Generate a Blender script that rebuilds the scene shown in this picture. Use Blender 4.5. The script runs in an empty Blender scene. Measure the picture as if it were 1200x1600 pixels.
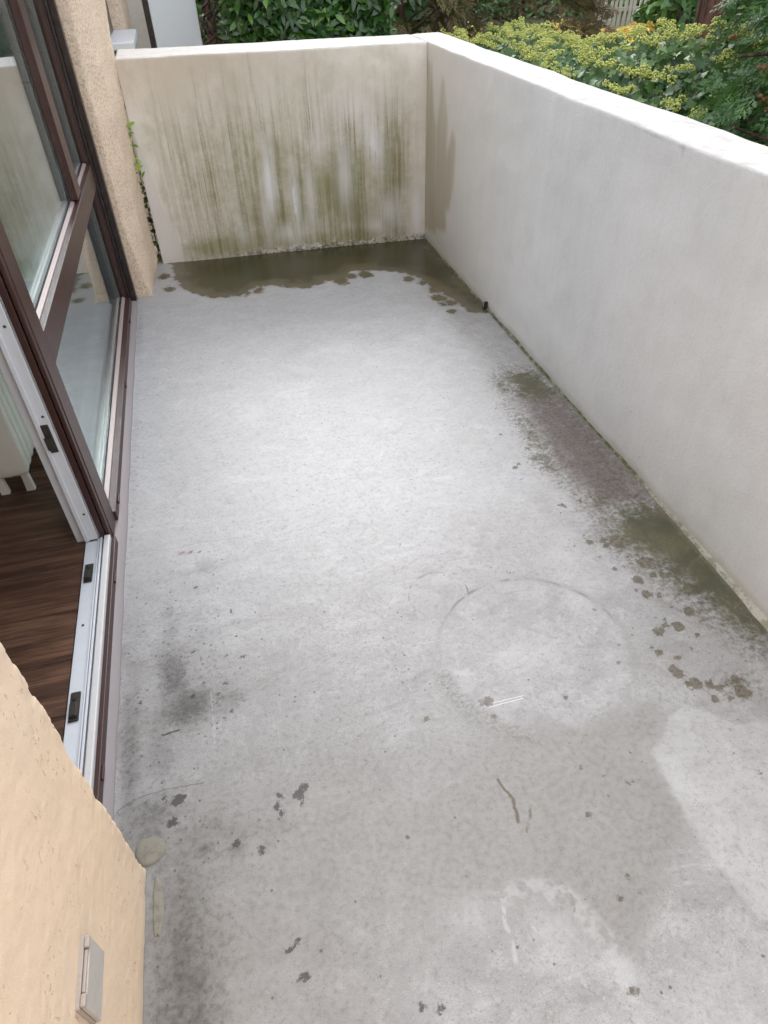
import bpy, bmesh, math, random
import numpy as np
from mathutils import Vector, Matrix, Euler

S = bpy.context.scene
COL = S.collection
R = math.radians
random.seed(7)
rng = np.random.default_rng(11)

# ------------------------------------------------------------------ camera
cam_d = bpy.data.cameras.new('camera')
cam = bpy.data.objects.new('camera', cam_d)
COL.objects.link(cam)
S.camera = cam
cam_d.sensor_fit = 'HORIZONTAL'
cam_d.sensor_width = 36.0
cam_d.lens = 31.62
cam_d.clip_start = 0.02
cam_d.clip_end = 600
CX = Vector((0.9679, -0.2498, -0.0260))
CU = Vector((0.1829, 0.6299, 0.7549))
CB = Vector((-0.1722, -0.7356, 0.6554))
CX.normalize()
CU = (CU - CX * CU.dot(CX)).normalized()
CB = CX.cross(CU).normalized()
cam.matrix_world = Matrix(((CX.x, CU.x, CB.x, 0), (CX.y, CU.y, CB.y, 0), (CX.z, CU.z, CB.z, 1.60), (0, 0, 0, 1)))
CAMP = np.array([0, 0, 1.6])
Rw = np.array([[CX.x, CU.x, CB.x], [CX.y, CU.y, CB.y], [CX.z, CU.z, CB.z]])

# ------------------------------------------------------------------ world and sun
SUN_EL, SUN_AZ = 37.0, 4.0          # degrees; azimuth from +Y towards +X
W = bpy.data.worlds.new('World')
S.world = W
W.use_nodes = True
wn = W.node_tree
wn.nodes.clear()
sky = wn.nodes.new('ShaderNodeTexSky')
sky.sky_type = 'NISHITA'
sky.sun_disc = False
sky.sun_elevation = R(SUN_EL)
sky.sun_rotation = R(SUN_AZ)
sky.dust_density = 3.0
sky.air_density = 1.0
bwn = wn.nodes.new('ShaderNodeRGBToBW')
grey = wn.nodes.new('ShaderNodeMixRGB')
grey.inputs[0].default_value = 0.88
wn.links.new(sky.outputs[0], bwn.inputs[0])
wn.links.new(sky.outputs[0], grey.inputs[1])
wn.links.new(bwn.outputs[0], grey.inputs[2])
bg = wn.nodes.new('ShaderNodeBackground')
bg.inputs[1].default_value = 0.15
wo = wn.nodes.new('ShaderNodeOutputWorld')
ovc = wn.nodes.new('ShaderNodeMixRGB')      # thick even cloud over the clear sky
ovc.inputs[0].default_value = 0.60
ovc.inputs[2].default_value = (6.35, 6.55, 7.1, 1)
wn.links.new(grey.outputs[0], ovc.inputs[1])
wn.links.new(ovc.outputs[0], bg.inputs[0])
wn.links.new(bg.outputs[0], wo.inputs[0])

sun_d = bpy.data.lights.new('sun', 'SUN')
sun_d.energy = 0.5
sun_d.angle = R(26)
sun_d.color = (1.0, 0.985, 0.965)
sun = bpy.data.objects.new('sun', sun_d)
COL.objects.link(sun)
sd = Vector((math.sin(R(SUN_AZ)) * math.cos(R(SUN_EL)), math.cos(R(SUN_AZ)) * math.cos(R(SUN_EL)), math.sin(R(SUN_EL))))
sun.rotation_euler = sd.to_track_quat('Z', 'Y').to_euler()
sun.location = (0, 0, 12)

S.view_settings.view_transform = 'Standard'
S.view_settings.look = 'None'
S.view_settings.gamma = 1
S.view_settings.exposure = 1.42
S.view_settings.use_curve_mapping = False
S.render.engine = 'CYCLES'
S.cycles.max_bounces = 10
S.cycles.diffuse_bounces = 5
S.cycles.glossy_bounces = 6
S.cycles.transparent_max_bounces = 24
S.cycles.sample_clamp_indirect = 6

# ------------------------------------------------------------------ node helper
class NT:
    def __init__(s, name):
        s.m = bpy.data.materials.new(name)
        s.m.use_nodes = True
        s.t = s.m.node_tree
        s.t.nodes.clear()
        s.out = s.t.nodes.new('ShaderNodeOutputMaterial')
        s.b = s.t.nodes.new('ShaderNodeBsdfPrincipled')
        s.t.links.new(s.b.outputs[0], s.out.inputs[0])
        s._pos = None
    def n(s, ty, **k):
        x = s.t.nodes.new(ty)
        for a, b in k.items():
            setattr(x, a, b)
        return x
    def set(s, sock, v):
        if hasattr(v, 'is_output') or isinstance(v, bpy.types.NodeSocket):
            s.t.links.new(v, sock)
        elif v is not None:
            if isinstance(v, (tuple, list)) and sock.type == 'RGBA' and len(v) == 3:
                v = (*v, 1)
            sock.default_value = v
    def m_(s, op, a, b=None, c=None, clamp=False):
        x = s.n('ShaderNodeMath', operation=op, use_clamp=clamp)
        s.set(x.inputs[0], a)
        if b is not None: s.set(x.inputs[1], b)
        if c is not None: s.set(x.inputs[2], c)
        return x.outputs[0]
    def add(s, a, b): return s.m_('ADD', a, b)
    def sub(s, a, b): return s.m_('SUBTRACT', a, b)
    def mul(s, a, b): return s.m_('MULTIPLY', a, b)
    def mx(s, a, b): return s.m_('MAXIMUM', a, b)
    def mn(s, a, b): return s.m_('MINIMUM', a, b)
    def ss(s, v, a, b, lo=0.0, hi=1.0):
        x = s.n('ShaderNodeMapRange', interpolation_type='SMOOTHSTEP')
        s.set(x.inputs[0], v); s.set(x.inputs[1], a); s.set(x.inputs[2], b)
        s.set(x.inputs[3], lo); s.set(x.inputs[4], hi)
        return x.outputs[0]
    def mix(s, f, a, b, mode='MIX'):
        x = s.n('ShaderNodeMixRGB', blend_type=mode)
        s.set(x.inputs[0], f); s.set(x.inputs[1], a); s.set(x.inputs[2], b)
        return x.outputs[0]
    def pos(s):
        if s._pos is None:
            s._pos = s.n('ShaderNodeNewGeometry').outputs['Position']
        return s._pos
    def xyz(s, v=None):
        x = s.n('ShaderNodeSeparateXYZ')
        s.set(x.inputs[0], v if v is not None else s.pos())
        return x.outputs
    def scl(s, v, sc, off=(0, 0, 0), rot=(0, 0, 0)):
        x = s.n('ShaderNodeMapping')
        s.set(x.inputs[0], v); x.inputs[1].default_value = off
        x.inputs[2].default_value = rot; x.inputs[3].default_value = sc
        return x.outputs[0]
    def noise(s, scale, detail=3, rough=0.5, v=None, dist=0.0, color=False):
        x = s.n('ShaderNodeTexNoise')
        s.set(x.inputs['Vector'], v if v is not None else s.pos())
        x.inputs['Scale'].default_value = scale
        x.inputs['Detail'].default_value = detail
        x.inputs['Roughness'].default_value = rough
        x.inputs['Distortion'].default_value = dist
        return x.outputs[1 if color else 0]
    def voro(s, scale, v=None, feature='F1', out='Distance', rnd=1.0):
        x = s.n('ShaderNodeTexVoronoi', feature=feature)
        s.set(x.inputs['Vector'], v if v is not None else s.pos())
        x.inputs['Scale'].default_value = scale
        x.inputs['Randomness'].default_value = rnd
        return x.outputs[out]
    def attr(s, name):
        x = s.n('ShaderNodeAttribute', attribute_name=name)
        y = s.n('ShaderNodeSeparateColor')
        s.t.links.new(x.outputs['Color'], y.inputs[0])
        return list(y.outputs[:3]) + [x.outputs['Alpha']]
    def bump(s, h, dist=0.001, strength=1.0, normal=None):
        x = s.n('ShaderNodeBump')
        s.set(x.inputs['Height'], h)
        x.inputs['Distance'].default_value = dist
        x.inputs['Strength'].default_value = strength
        if normal is not None: s.set(x.inputs['Normal'], normal)
        s.t.links.new(x.outputs[0], s.b.inputs['Normal'])
        return x.outputs[0]
    def fin(s, col=None, rough=None, metal=None, spec=None):
        if col is not None: s.set(s.b.inputs['Base Color'], col)
        if rough is not None: s.set(s.b.inputs['Roughness'], rough)
        if metal is not None: s.set(s.b.inputs['Metallic'], metal)
        if spec is not None: s.set(s.b.inputs['Specular IOR Level'], spec)
        return s.m

# ------------------------------------------------------------------ materials
def mat_floor():
    t = NT('weathered_concrete')
    p = t.pos()
    wet, green, red, dark = t.attr('stain_a')
    black, light, tone, base = t.attr('stain_b')
    n_big = t.noise(1.6, 4, 0.6)
    n_mid = t.noise(9, 5, 0.65, dist=0.4)
    n_fine = t.noise(70, 4, 0.7)
    n_gr = t.noise(330, 2, 0.7)
    n_ed = t.noise(26, 5, 0.7, dist=0.6)
    n_swirl = t.noise(6, 6, 0.75, v=t.scl(p, (1, 1, 1), rot=(0, 0, 0.5)), dist=2.2)
    # dry concrete: milky film, trowel marks, grain
    c = t.mix(t.ss(n_mid, .3, .7), (.275, .272, .272), (.352, .350, .353))
    c = t.mix(t.mul(t.ss(n_big, .35, .65), .5), c, (.255, .252, .25))
    c = t.mix(t.mul(t.ss(n_swirl, .50, .62), .34), c, (.42, .418, .425))
    c = t.mix(t.mul(t.ss(n_fine, .50, .72), .55), c, (.165, .16, .152))
    c = t.mix(t.mul(t.ss(n_gr, .45, .75), .46), c, (.135, .131, .124))
    c = t.mix(t.mul(t.ss(t.noise(150, 3, .8), .62, .74), .5), c, (.70, .70, .71))
    sm1 = t.noise(3.4, 7, .78, v=t.scl(p, (1, 1.8, 1), rot=(0, 0, .9)), dist=1.2)
    c = t.mix(t.mul(t.ss(sm1, .50, .66), .50), c, (.185, .178, .165))
    c = t.mix(t.mul(t.ss(sm1, .46, .36), .34), c, (.47, .468, .472))
    hair = t.n('ShaderNodeTexNoise', noise_dimensions='3D', noise_type='RIDGED_MULTIFRACTAL')
    t.set(hair.inputs['Vector'], t.scl(p, (1, 2.2, 1), rot=(0, 0, .7)))
    hair.inputs['Scale'].default_value = 7; hair.inputs['Detail'].default_value = 4; hair.inputs['Distortion'].default_value = 1.0
    hr = t.ss(hair.outputs[0], 1.25, 1.7)
    c = t.mix(t.mul(hr, .12), c, (.20, .195, .185))
    # tone (warm duller field) and light patches with fairly crisp edges, plus painted far brightness
    tonem = t.ss(t.add(tone, t.mul(t.sub(n_ed, .5), .45)), .15, .85)
    c = t.mix(t.mul(tonem, .75), c, t.mix(t.ss(n_fine, .3, .7), (.245, .238, .226), (.185, .180, .170)))
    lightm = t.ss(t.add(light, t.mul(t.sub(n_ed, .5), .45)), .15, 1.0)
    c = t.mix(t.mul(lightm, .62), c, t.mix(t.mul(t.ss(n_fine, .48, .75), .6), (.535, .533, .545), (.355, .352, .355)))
    # soft dark soot like dirt, granular, and darker strips along wall and frame
    dm = t.ss(t.add(dark, t.mul(t.sub(t.add(t.mul(n_fine, .6), t.mul(n_ed, .4)), .5), 1.0)), .14, .85)
    dm = t.mx(dm, t.mul(t.ss(dark, .10, .8), .66))
    c = t.mix(t.mul(dm, .82), c, (.050, .047, .040))
    # scattered pepper flecks everywhere
    vf = t.voro(38, v=t.scl(p, (1, 1, 1), off=(.2, .4, 0)))
    vs = t.noise(14, 3, .6)
    fle = t.mul(t.ss(vf, .16, .09), t.ss(t.add(vs, t.mul(dark, .55)), .57, .62))
    c = t.mix(t.mul(fle, .8), c, (.075, .07, .058))
    vf2 = t.voro(95)
    fle2 = t.mul(t.ss(vf2, .22, .12), t.ss(t.noise(5, 3, .6, v=t.scl(p, (1, 1, 1), off=(7, 3, 0))), .46, .56))
    c = t.mix(t.mul(fle2, .48), c, (.14, .135, .12))
    # short random scratches
    vsx = t.scl(p, (1.0, 14.0, 1.0), rot=(0, 0, .35))
    scr = t.mul(t.ss(t.voro(16, v=vsx), .07, .03), t.ss(t.noise(3.3, 2, .5), .52, .60))
    c = t.mix(t.mul(scr, .5), c, (.72, .72, .73))
    vsy = t.scl(p, (15.0, 1.0, 1.0), rot=(0, 0, -.25))
    scr2 = t.mul(t.ss(t.voro(13, v=vsy), .06, .03), t.ss(t.noise(2.7, 2, .5, v=t.scl(p, (1, 1, 1), off=(4, 1, 0))), .55, .62))
    c = t.mix(t.mul(scr2, .55), c, (.20, .195, .18))
    # algae / rust red / olive stain
    gm = t.ss(t.add(green, t.mul(t.sub(n_ed, .5), 1.25)), .32, .85)
    gm = t.mul(gm, t.ss(t.add(n_fine, green), .55, 1.1))
    rm = t.ss(t.add(red, t.mul(t.sub(n_ed, .5), 1.3)), .15, 1.05)
    c = t.mix(t.mul(rm, .80), c, t.mix(t.ss(n_fine, .35, .65), (.115, .074, .062), (.042, .036, .030)))
    gcol = t.mix(t.ss(n_mid, .35, .65), (.088, .078, .032), (.034, .036, .009))
    c = t.mix(t.mul(gm, .93), c, gcol)
    dg = t.mul(t.ss(n_fine, .44, .60), t.ss(green, .05, .5))
    c = t.mix(t.mul(dg, .55), c, (.075, .07, .04))
    # sharp black / olive blots
    bm = t.ss(t.add(black, t.mul(t.sub(t.noise(75, 4, .75), .5), .80)), .50, .60)
    bcol = t.mix(t.ss(t.xyz()[0], .1, .3), (.040, .037, .035), t.mix(t.ss(n_fine, .4, .6), (.125, .108, .078), (.075, .064, .042)))
    c = t.mix(t.mul(bm, .88), c, bcol)
    # base strip: greyish green film along the walls
    bs = t.ss(t.add(base, t.mul(t.sub(n_ed, .5), .9)), .35, .8)
    c = t.mix(t.mul(bs, .62), c, (.17, .175, .135))
    # wet film with a crisp edge
    wn_ = t.add(wet, t.mul(t.sub(t.noise(17, 6, .74), .5), .38))
    wm = t.ss(wn_, .485, .515)
    wcol = t.mix(t.ss(n_mid, .3, .7), (.092, .078, .036), (.044, .041, .014))
    wcol = t.mix(t.ss(t.noise(3.2, 3, .5), .45, .62), wcol, (.032, .033, .009))
    wcol = t.mix(t.mul(t.ss(wet, .85, .5), .6), wcol, (.15, .125, .080))
    c = t.mix(t.mul(wm, .97), c, wcol)
    c = t.mix(t.mul(t.mul(wm, t.ss(wet, .75, 1.0)), .5), c, (.034, .033, .010))
    rim = t.mul(t.ss(wn_, .46, .487), t.ss(wn_, .53, .50))
    c = t.mix(t.mul(rim, .5), c, (.11, .10, .065))
    # old pot rings
    o = t.xyz()
    def ring(cx, cy, r, w, col, amt, brk, a0=None):
        nonlocal c
        dx = t.sub(o[0], cx); dy = t.sub(o[1], cy)
        d = t.m_('SQRT', t.add(t.mul(dx, dx), t.mul(dy, dy)))
        d = t.add(d, t.mul(t.sub(t.noise(11, 3, .6), .5), .014))
        e = t.m_('ABSOLUTE', t.sub(d, r))
        k = t.ss(e, w, w * .25)
        g = t.ss(t.noise(brk, 3, .7, v=t.scl(p, (1, 1, 1), off=(cx, cy, 3))), .40, .62)
        if a0 is not None:
            an = t.m_('ARCTAN2', dy, dx)
            da = t.m_('ABSOLUTE', t.sub(an, a0[0]))
            g = t.mul(g, t.ss(da, a0[1], a0[1] * .55, .12, 1))
        c = t.mix(t.mul(t.mul(k, g), amt), c, col)
    ring(.487, 1.362, .095, .0038, (.12, .115, .10), .95, 14, (2.3, 1.7))
    ring(.487, 1.362, .095, .0040, (.10, .095, .08), .95, 12, (-.45, 0.75))
    ring(.690, 1.085, .278, .0075, (.14, .13, .115), .85, 16, (1.35, 1.5))
    ring(.690, 1.085, .281, .016, (.26, .255, .24), .55, 18)
    ring(.690, 1.085, .284, .040, (.15, .145, .125), .65, 110, (-2.65, 0.95))
    ring(.690, 1.085, .278, .018, (.24, .24, .24), .5, 50, (-.6, 0.7))
    ring(.690, 1.085, .235, .060, (.50, .505, .52), .20, 9)
    # polyline marks: cracks, scratches, streaks
    def poly(pts, w, col, amt, wob=.01, brk=None, nsc=22):
        nonlocal c
        best = None
        nz = t.noise(nsc, 4, .7, color=True)
        vv = t.n('ShaderNodeVectorMath', operation='MULTIPLY_ADD')
        t.set(vv.inputs[0], nz); vv.inputs[1].default_value = (wob, wob, 0)
        t.set(vv.inputs[2], p)
        q = t.xyz(vv.outputs[0])
        for (x0, y0), (x1, y1) in zip(pts[:-1], pts[1:]):
            x0 += wob * .5; x1 += wob * .5; y0 += wob * .5; y1 += wob * .5
            ex, ey = x1 - x0, y1 - y0
            L = ex * ex + ey * ey
            px = t.sub(q[0], x0); py = t.sub(q[1], y0)
            h = t.m_('MULTIPLY', t.add(t.mul(px, ex), t.mul(py, ey)), 1 / L, clamp=True)
            ax = t.sub(px, t.mul(h, ex)); ay = t.sub(py, t.mul(h, ey))
            d = t.m_('SQRT', t.add(t.mul(ax, ax), t.mul(ay, ay)))
            best = d if best is None else t.mn(best, d)
        k = t.ss(best, w, w * .35)
        if brk: k = t.mul(k, t.ss(t.noise(brk, 3, .7), .40, .55))
        c = t.mix(t.mul(k, amt), c, col)
    poly([(-.478, .904), (-.442, .923), (-.396, .932), (-.343, .932), (-.27, .926)], .0022, (.12, .115, .1), .75, .02)
    poly([(-.474, 1.836), (-.409, 1.825), (-.306, 1.812), (-.24, 1.822), (-.05, 1.80)], .0022, (.25, .24, .23), .6, .02)
    poly([(-.426, 1.139), (-.338, 1.150), (-.25, 1.20)], .002, (.17, .165, .15), .5, .02)
    poly([(.440, .739), (.448, .713), (.456, .686), (.455, .672), (.453, .655), (.444, .631)], .0058, (.10, .082, .05), .97, .020, None, 34)
    poly([(.492, .707), (.493, .676), (.481, .639), (.457, .605)], .0050, (.11, .095, .06), .9, .012, 26)
    poly([(-.366, 1.088), (-.325, 1.092)], .004, (.045, .04, .035), .95, .01)
    poly([(-.30, 1.782), (-.27, 1.778), (-.238, 1.774)], .0095, (.13, .055, .055), .9, .02, 70, 60)
    poly([(.494, .938), (.591, .940)], .0020, (.62, .62, .64), .75, .004)
    poly([(.507, .948), (.595, .947)], .0017, (.62, .62, .64), .75, .004)
    poly([(.324, 1.197), (.460, 1.189)], .002, (.48, .48, .49), .35, .02, 30)
    poly([(.253, 1.146), (.381, 1.157)], .002, (.24, .23, .22), .5, .01)
    poly([(-.235, 1.194), (-.234, 1.027)], .0022, (.42, .42, .42), .45, .012, 30)
    poly([(.15, .86), (.02, .80), (-.1, .83)], .002, (.26, .25, .24), .4, .03)
    poly([(.347, .483), (.386, .495), (.433, .488), (.479, .467), (.499, .436), (.517, .390), (.532, .340), (.539, .305), (.533, .265)], .030, (.43, .432, .445), .42, .05, 22)
    poly([(.347, .483), (.339, .449), (.334, .404), (.329, .367)], .007, (.46, .46, .47), .5, .015, 25)
    poly([(.386, .431), (.405, .385), (.432, .341), (.447, .293)], .006, (.44, .44, .45), .35, .03, 20)
    # roughness and relief
    rg = t.add(.47, t.mul(t.sub(n_fine, .5), .28))
    rg = t.add(rg, t.mul(t.sub(n_mid, .5), .2))
    rg = t.add(rg, t.mul(dm, .15))
    rg = t.add(rg, t.mul(t.mx(gm, rm), .22))
    rg = t.m_('MULTIPLY_ADD', wm, t.sub(.24, rg), rg)
    h = t.add(t.mul(n_fine, .6), t.mul(n_gr, .35))
    h = t.add(h, t.mul(n_swirl, .9))
    h = t.sub(h, t.mul(scr2, .5))
    t.bump(t.mul(h, t.sub(1, t.mul(wm, .6))), .0011, 1)
    return t.fin(c, rg, spec=.5)

def mat_render_paint(name, kind):
    """rolled masonry paint of the parapet; kind 'back' or 'right' adds its own weather stains"""
    t = NT(name)
    p = t.pos()
    x, y, z = t.xyz()
    n_big = t.noise(1.7, 3, .5)
    n_mid = t.noise(12, 4, .6)
    n_f = t.noise(120, 3, .7)
    c = t.mix(t.ss(n_big, .35, .65), (.80, .832, .856), (.85, .875, .895))
    c = t.mix(t.mul(t.ss(n_f, .5, .75), .18), c, (.52, .49, .45))
    c = t.mix(t.mul(t.ss(t.noise(260, 2, .6), .60, .72), .22), c, (.42, .40, .37))
    c = t.mix(t.mul(t.ss(t.noise(5, 5, .7), .50, .72), .16), c, (.58, .565, .53))
    chip = t.mul(t.ss(t.voro(17), .085, .05), t.ss(t.noise(4.1, 2, .5), .55, .62))
    c = t.mix(t.mul(chip, .45), c, (.34, .32, .29))
    facing = t.xyz(t.n('ShaderNodeNewGeometry').outputs['Normal'])
    side = t.ss(facing[2], .8, .4)
    if kind == 'back':
        s_a, s_b, s_c, s_d = t.attr('stain_a')      # clean, algae, streak, white
        sx = t.scl(p, (1, .001, .035), off=(0, 0, 0))
        st1 = t.noise(40, 4, .65, v=sx, dist=.25)
        st2 = t.noise(95, 2, .6, v=t.scl(p, (1, .001, .02), off=(3, 0, 0)))
        st3 = t.noise(9, 2, .5, v=t.scl(p, (1, .001, .12), off=(5, 0, 0)))
        hgt = t.noise(26, 1, .5, v=t.scl(p, (1, .001, .001), off=(2, 0, 0)))
        # warm tint, partly painted bounce off the peach plaster, then a grime film
        c = t.mix(t.mul(side, .75), c, (.82, .76, .655))
        film = t.mul(t.ss(t.add(n_mid, t.mul(s_c, .5)), .30, 1.0), t.sub(1, s_a))
        c = t.mix(t.mul(t.mul(film, side), .48), c, (.50, .45, .345))
        bl = t.mul(t.ss(t.noise(5.5, 5, .7, v=t.scl(p, (1, 1, .6))), .46, .64), t.mul(side, t.sub(1, s_a)))
        c = t.mix(t.mul(bl, .30), c, (.42, .385, .27))
        c = t.mix(t.mul(t.mul(t.ss(z, .75, 1.09), t.ss(x, 1.1, -.3)), t.mul(side, .55)), c, (.50, .40, .285))  # browner upper left: peach bounce light painted into the wall colour
        top = t.add(.95, t.mul(t.sub(hgt, .5), .9))
        on = t.mul(t.ss(t.sub(z, top), .12, -.35), s_c)
        gr_ = t.ss(t.noise(110, 3, .7), .30, .62)
        on = t.mul(on, t.add(.35, t.mul(gr_, .65)))
        k = t.mul(t.ss(st1, .42, .66), on)
        c = t.mix(t.mul(k, .72), c, t.mix(t.ss(x, .1, .7), (.36, .30, .19), (.30, .29, .165)))
        k2 = t.mul(t.ss(st2, .53, .62), t.mul(on, t.ss(st3, .40, .60)))
        c = t.mix(t.mul(k2, .78), c, (.19, .16, .075))
        # algae bloom
        al = t.ss(t.add(s_b, t.mul(t.sub(t.noise(15, 5, .7), .5), .9)), .18, .95)
        c = t.mix(t.mul(al, .85), c, t.mix(t.ss(st1, .4, .6), (.36, .34, .19), (.215, .215, .085)))
        # rain-washed white runs
        wr = t.mul(s_d, t.ss(t.add(st1, t.mul(st3, .4)), .46, .68))
        wr = t.mx(wr, t.ss(t.add(s_d, t.mul(t.sub(n_mid, .5), .5)), .75, .95))
        c = t.mix(t.mul(wr, .85), c, (.84, .84, .84))
        # black rot and flaking efflorescence just above the floor
        lo = t.ss(z, .055, .0)
        rot = t.mul(lo, t.ss(t.noise(45, 4, .7), .42, .62))
        c = t.mix(t.mul(rot, t.ss(x, -.1, .5, .25, .9)), c, (.06, .06, .04))
        ef = t.mul(t.ss(t.noise(22, 5, .75, v=t.scl(p, (1, 1, 1), off=(2, 2, 2))), .52, .60), t.mul(t.ss(z, .085, .02), t.ss(z, .004, .016)))
        ef = t.mul(ef, t.mul(t.ss(x, .2, .5), t.ss(x, 1.3, 1.0)))
        c = t.mix(t.mul(ef, .8), c, (.82, .81, .78))
        clean = t.ss(t.add(s_a, t.mul(t.sub(n_mid, .5), .2)), .45, .58)
        c = t.mix(t.mul(clean, .85), c, (.70, .665, .63))
    else:
        s_a, s_b, s_c, s_d = t.attr('stain_a')      # corner stain, base, top grime, -
        sy = t.scl(p, (.001, 1, .03))
        st1 = t.noise(26, 3, .6, v=sy)
        st2 = t.noise(90, 2, .6, v=sy)
        c = t.mix(t.mul(t.mul(t.ss(y, 2.6, 4.4), side), .55), c, (.60, .535, .43))
        c = t.mix(t.mul(t.ss(st1, .45, .7), t.mul(side, .05)), c, (.50, .48, .44))
        c = t.mix(t.mul(t.ss(n_mid, .45, .75), t.mul(side, .10)), c, (.55, .54, .52))
        m = t.ss(t.add(s_a, t.mul(t.sub(st1, .5), .55)), .30, .72)
        c = t.mix(t.mul(m, .55), c, t.mix(t.ss(st2, .35, .65), (.47, .40, .255), (.34, .285, .165)))
        g = t.ss(t.add(s_c, t.mul(t.sub(t.noise(40, 5, .75), .5), .9)), .45, .95)
        c = t.mix(t.mul(g, t.mul(side, .5)), c, (.22, .22, .20))
        lo = t.ss(t.add(z, t.mul(t.sub(n_mid, .5), .05)), .05, .0)
        c = t.mix(t.mul(lo, .45), c, (.40, .40, .31))
    # dusty mottled coping, its colour darkened to offset the strong toplight
    c = t.mix(t.mul(t.sub(1, side), .92), c, t.mix(t.ss(t.noise(14, 5, .75), .45, .68), (.49, .47, .445), (.37, .35, .32)))
    h = t.add(t.mul(t.noise(55, 3, .6), .8), t.mul(n_f, .6))
    h = t.add(h, t.mul(t.noise(240, 2, .6), .25))
    t.bump(h, .0019, .8)
    return t.fin(c, .78, spec=.3)

def mat_plaster(name, a, b, pit, scale=1.0, d=.004):
    t = NT(name)
    n1 = t.noise(3, 3, .5)
    c = t.mix(t.ss(n1, .35, .65), a, b)
    g = t.noise(140 * scale, 3, .75)
    if pit == 'fine':
        c = t.mix(t.mul(t.ss(g, .50, .64), .60), c, (a[0] * .50, a[1] * .42, a[2] * .32))
        c = t.mix(t.mul(t.ss(g, .47, .33), .5), c, (.95, .85, .72))
        t.bump(t.add(g, t.mul(t.noise(60, 3, .6), .5)), d, 1)
    else:
        v = t.scl(t.pos(), (1, 1.0, .65), rot=(.5, 0, 0))
        pz = t.noise(85, 2, .55, v=v, dist=.6)
        pm = t.mul(t.ss(pz, .62, .69), t.ss(t.noise(11, 3, .6), .46, .66))
        c = t.mix(t.mul(pm, .30), c, (.36, .24, .15))
        gr = t.noise(420, 2, .7)
        c = t.mix(t.mul(t.ss(gr, .54, .70), .22), c, (.45, .31, .20))
        c = t.mix(t.mul(t.ss(n1, .52, .68), .22), c, (.60, .46, .36))
        h = t.sub(t.add(t.mul(t.noise(32, 3, .5), .7), t.add(t.mul(g, .22), t.mul(gr, .16))), t.mul(pm, .7))
        t.bump(h, .0026, .9)
    # damp dirt close to the ground
    z = t.xyz()[2]
    c = t.mix(t.mul(t.ss(t.add(z, t.mul(n1, .05)), .07, .015), .35), c, (.38, .35, .30))
    return t.fin(c, .85, spec=.25)

def mat_paint(name, col, rough=.35, dirt=.15, dcol=(.25, .22, .2), metal=0, bump=.0):
    t = NT(name)
    n = t.noise(35, 4, .65)
    c = t.mix(t.mul(t.ss(n, .45, .75), dirt), col, dcol)
    c = t.mix(t.mul(t.ss(t.noise(260, 2, .6), .6, .72), dirt * .35), c, dcol)
    if bump: t.bump(t.noise(200, 2, .6), bump, .6)
    return t.fin(c, t.add(rough, t.mul(t.sub(n, .5), .15)), metal)

def mat_leaf(name, ca, cb, cc=None, rough=.4, trans=.15, spec=.5):
    t = NT(name)
    g = t.n('ShaderNodeNewGeometry').outputs['Random Per Island']
    o = t.n('ShaderNodeObjectInfo').outputs['Random']
    r = t.m_('FRACT', t.add(g, o))
    c = t.mix(r, ca, cb)
    if cc is not None:
        c = t.mix(t.ss(t.m_('FRACT', t.mul(r, 7.31)), .80, .92), c, cc)
    c = t.mix(t.mul(t.noise(60, 2, .5), .3), c, (ca[0] * .6, ca[1] * .6, ca[2] * .6))
    t.fin(c, rough, spec=spec)
    tr = t.n('ShaderNodeBsdfTranslucent')
    t.set(tr.inputs[0], t.mix(.5, c, (.25, .35, .05)))
    mx = t.n('ShaderNodeMixShader')
    mx.inputs[0].default_value = trans
    t.t.links.new(t.b.outputs[0], mx.inputs[1])
    t.t.links.new(tr.outputs[0], mx.inputs[2])
    t.t.links.new(mx.outputs[0], t.out.inputs[0])
    return t.m

def mat_glass():
    t = NT('window_glass')
    tr = t.n('ShaderNodeBsdfTransparent'); tr.inputs[0].default_value = (.93, .955, .95, 1)
    gl = t.n('ShaderNodeBsdfGlossy'); gl.inputs['Roughness'].default_value = .0
    gl.inputs[0].default_value = (.93, .96, .98, 1)
    fr = t.n('ShaderNodeFresnel')
    bf = t.n('ShaderNodeNewGeometry').outputs['Backfacing']
    t.set(fr.inputs[0], t.mix(bf, (1.55, 1.55, 1.55), (1 / 1.55, 1 / 1.55, 1 / 1.55)))
    mx = t.n('ShaderNodeMixShader')
    t.t.links.new(fr.outputs[0], mx.inputs[0])
    t.t.links.new(tr.outputs[0], mx.inputs[1])
    t.t.links.new(gl.outputs[0], mx.inputs[2])
    t.t.links.new(mx.outputs[0], t.out.inputs[0])
    return t.m

def mat_wood_floor():
    t = NT('dark_laminate')
    o = t.n('ShaderNodeObjectInfo')
    p = t.pos()
    v = t.n('ShaderNodeVectorMath', operation='ADD')
    cmb = t.n('ShaderNodeCombineXYZ')
    t.set(cmb.inputs[0], t.mul(o.outputs['Random'], 9)); t.set(cmb.inputs[1], t.mul(o.outputs['Random'], 5))
    t.set(v.inputs[0], p); t.set(v.inputs[1], cmb.outputs[0])
    g1 = t.noise(9, 5, .65, v=t.scl(v.outputs[0], (.30, 3.4, 1)), dist=.25)
    g2 = t.noise(90, 3, .7, v=t.scl(v.outputs[0], (.06, 1.4, 1)))
    c = t.mix(t.ss(g1, .35, .65), (.050, .024, .016), (.185, .098, .060))
    c = t.mix(t.mul(t.ss(g2, .45, .65), .55), c, (.03, .016, .010))
    c = t.mix(t.mul(o.outputs['Random'], .3), c, (.11, .05, .03))
    t.bump(g2, .0004, .5)
    return t.fin(c, .45)

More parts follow.
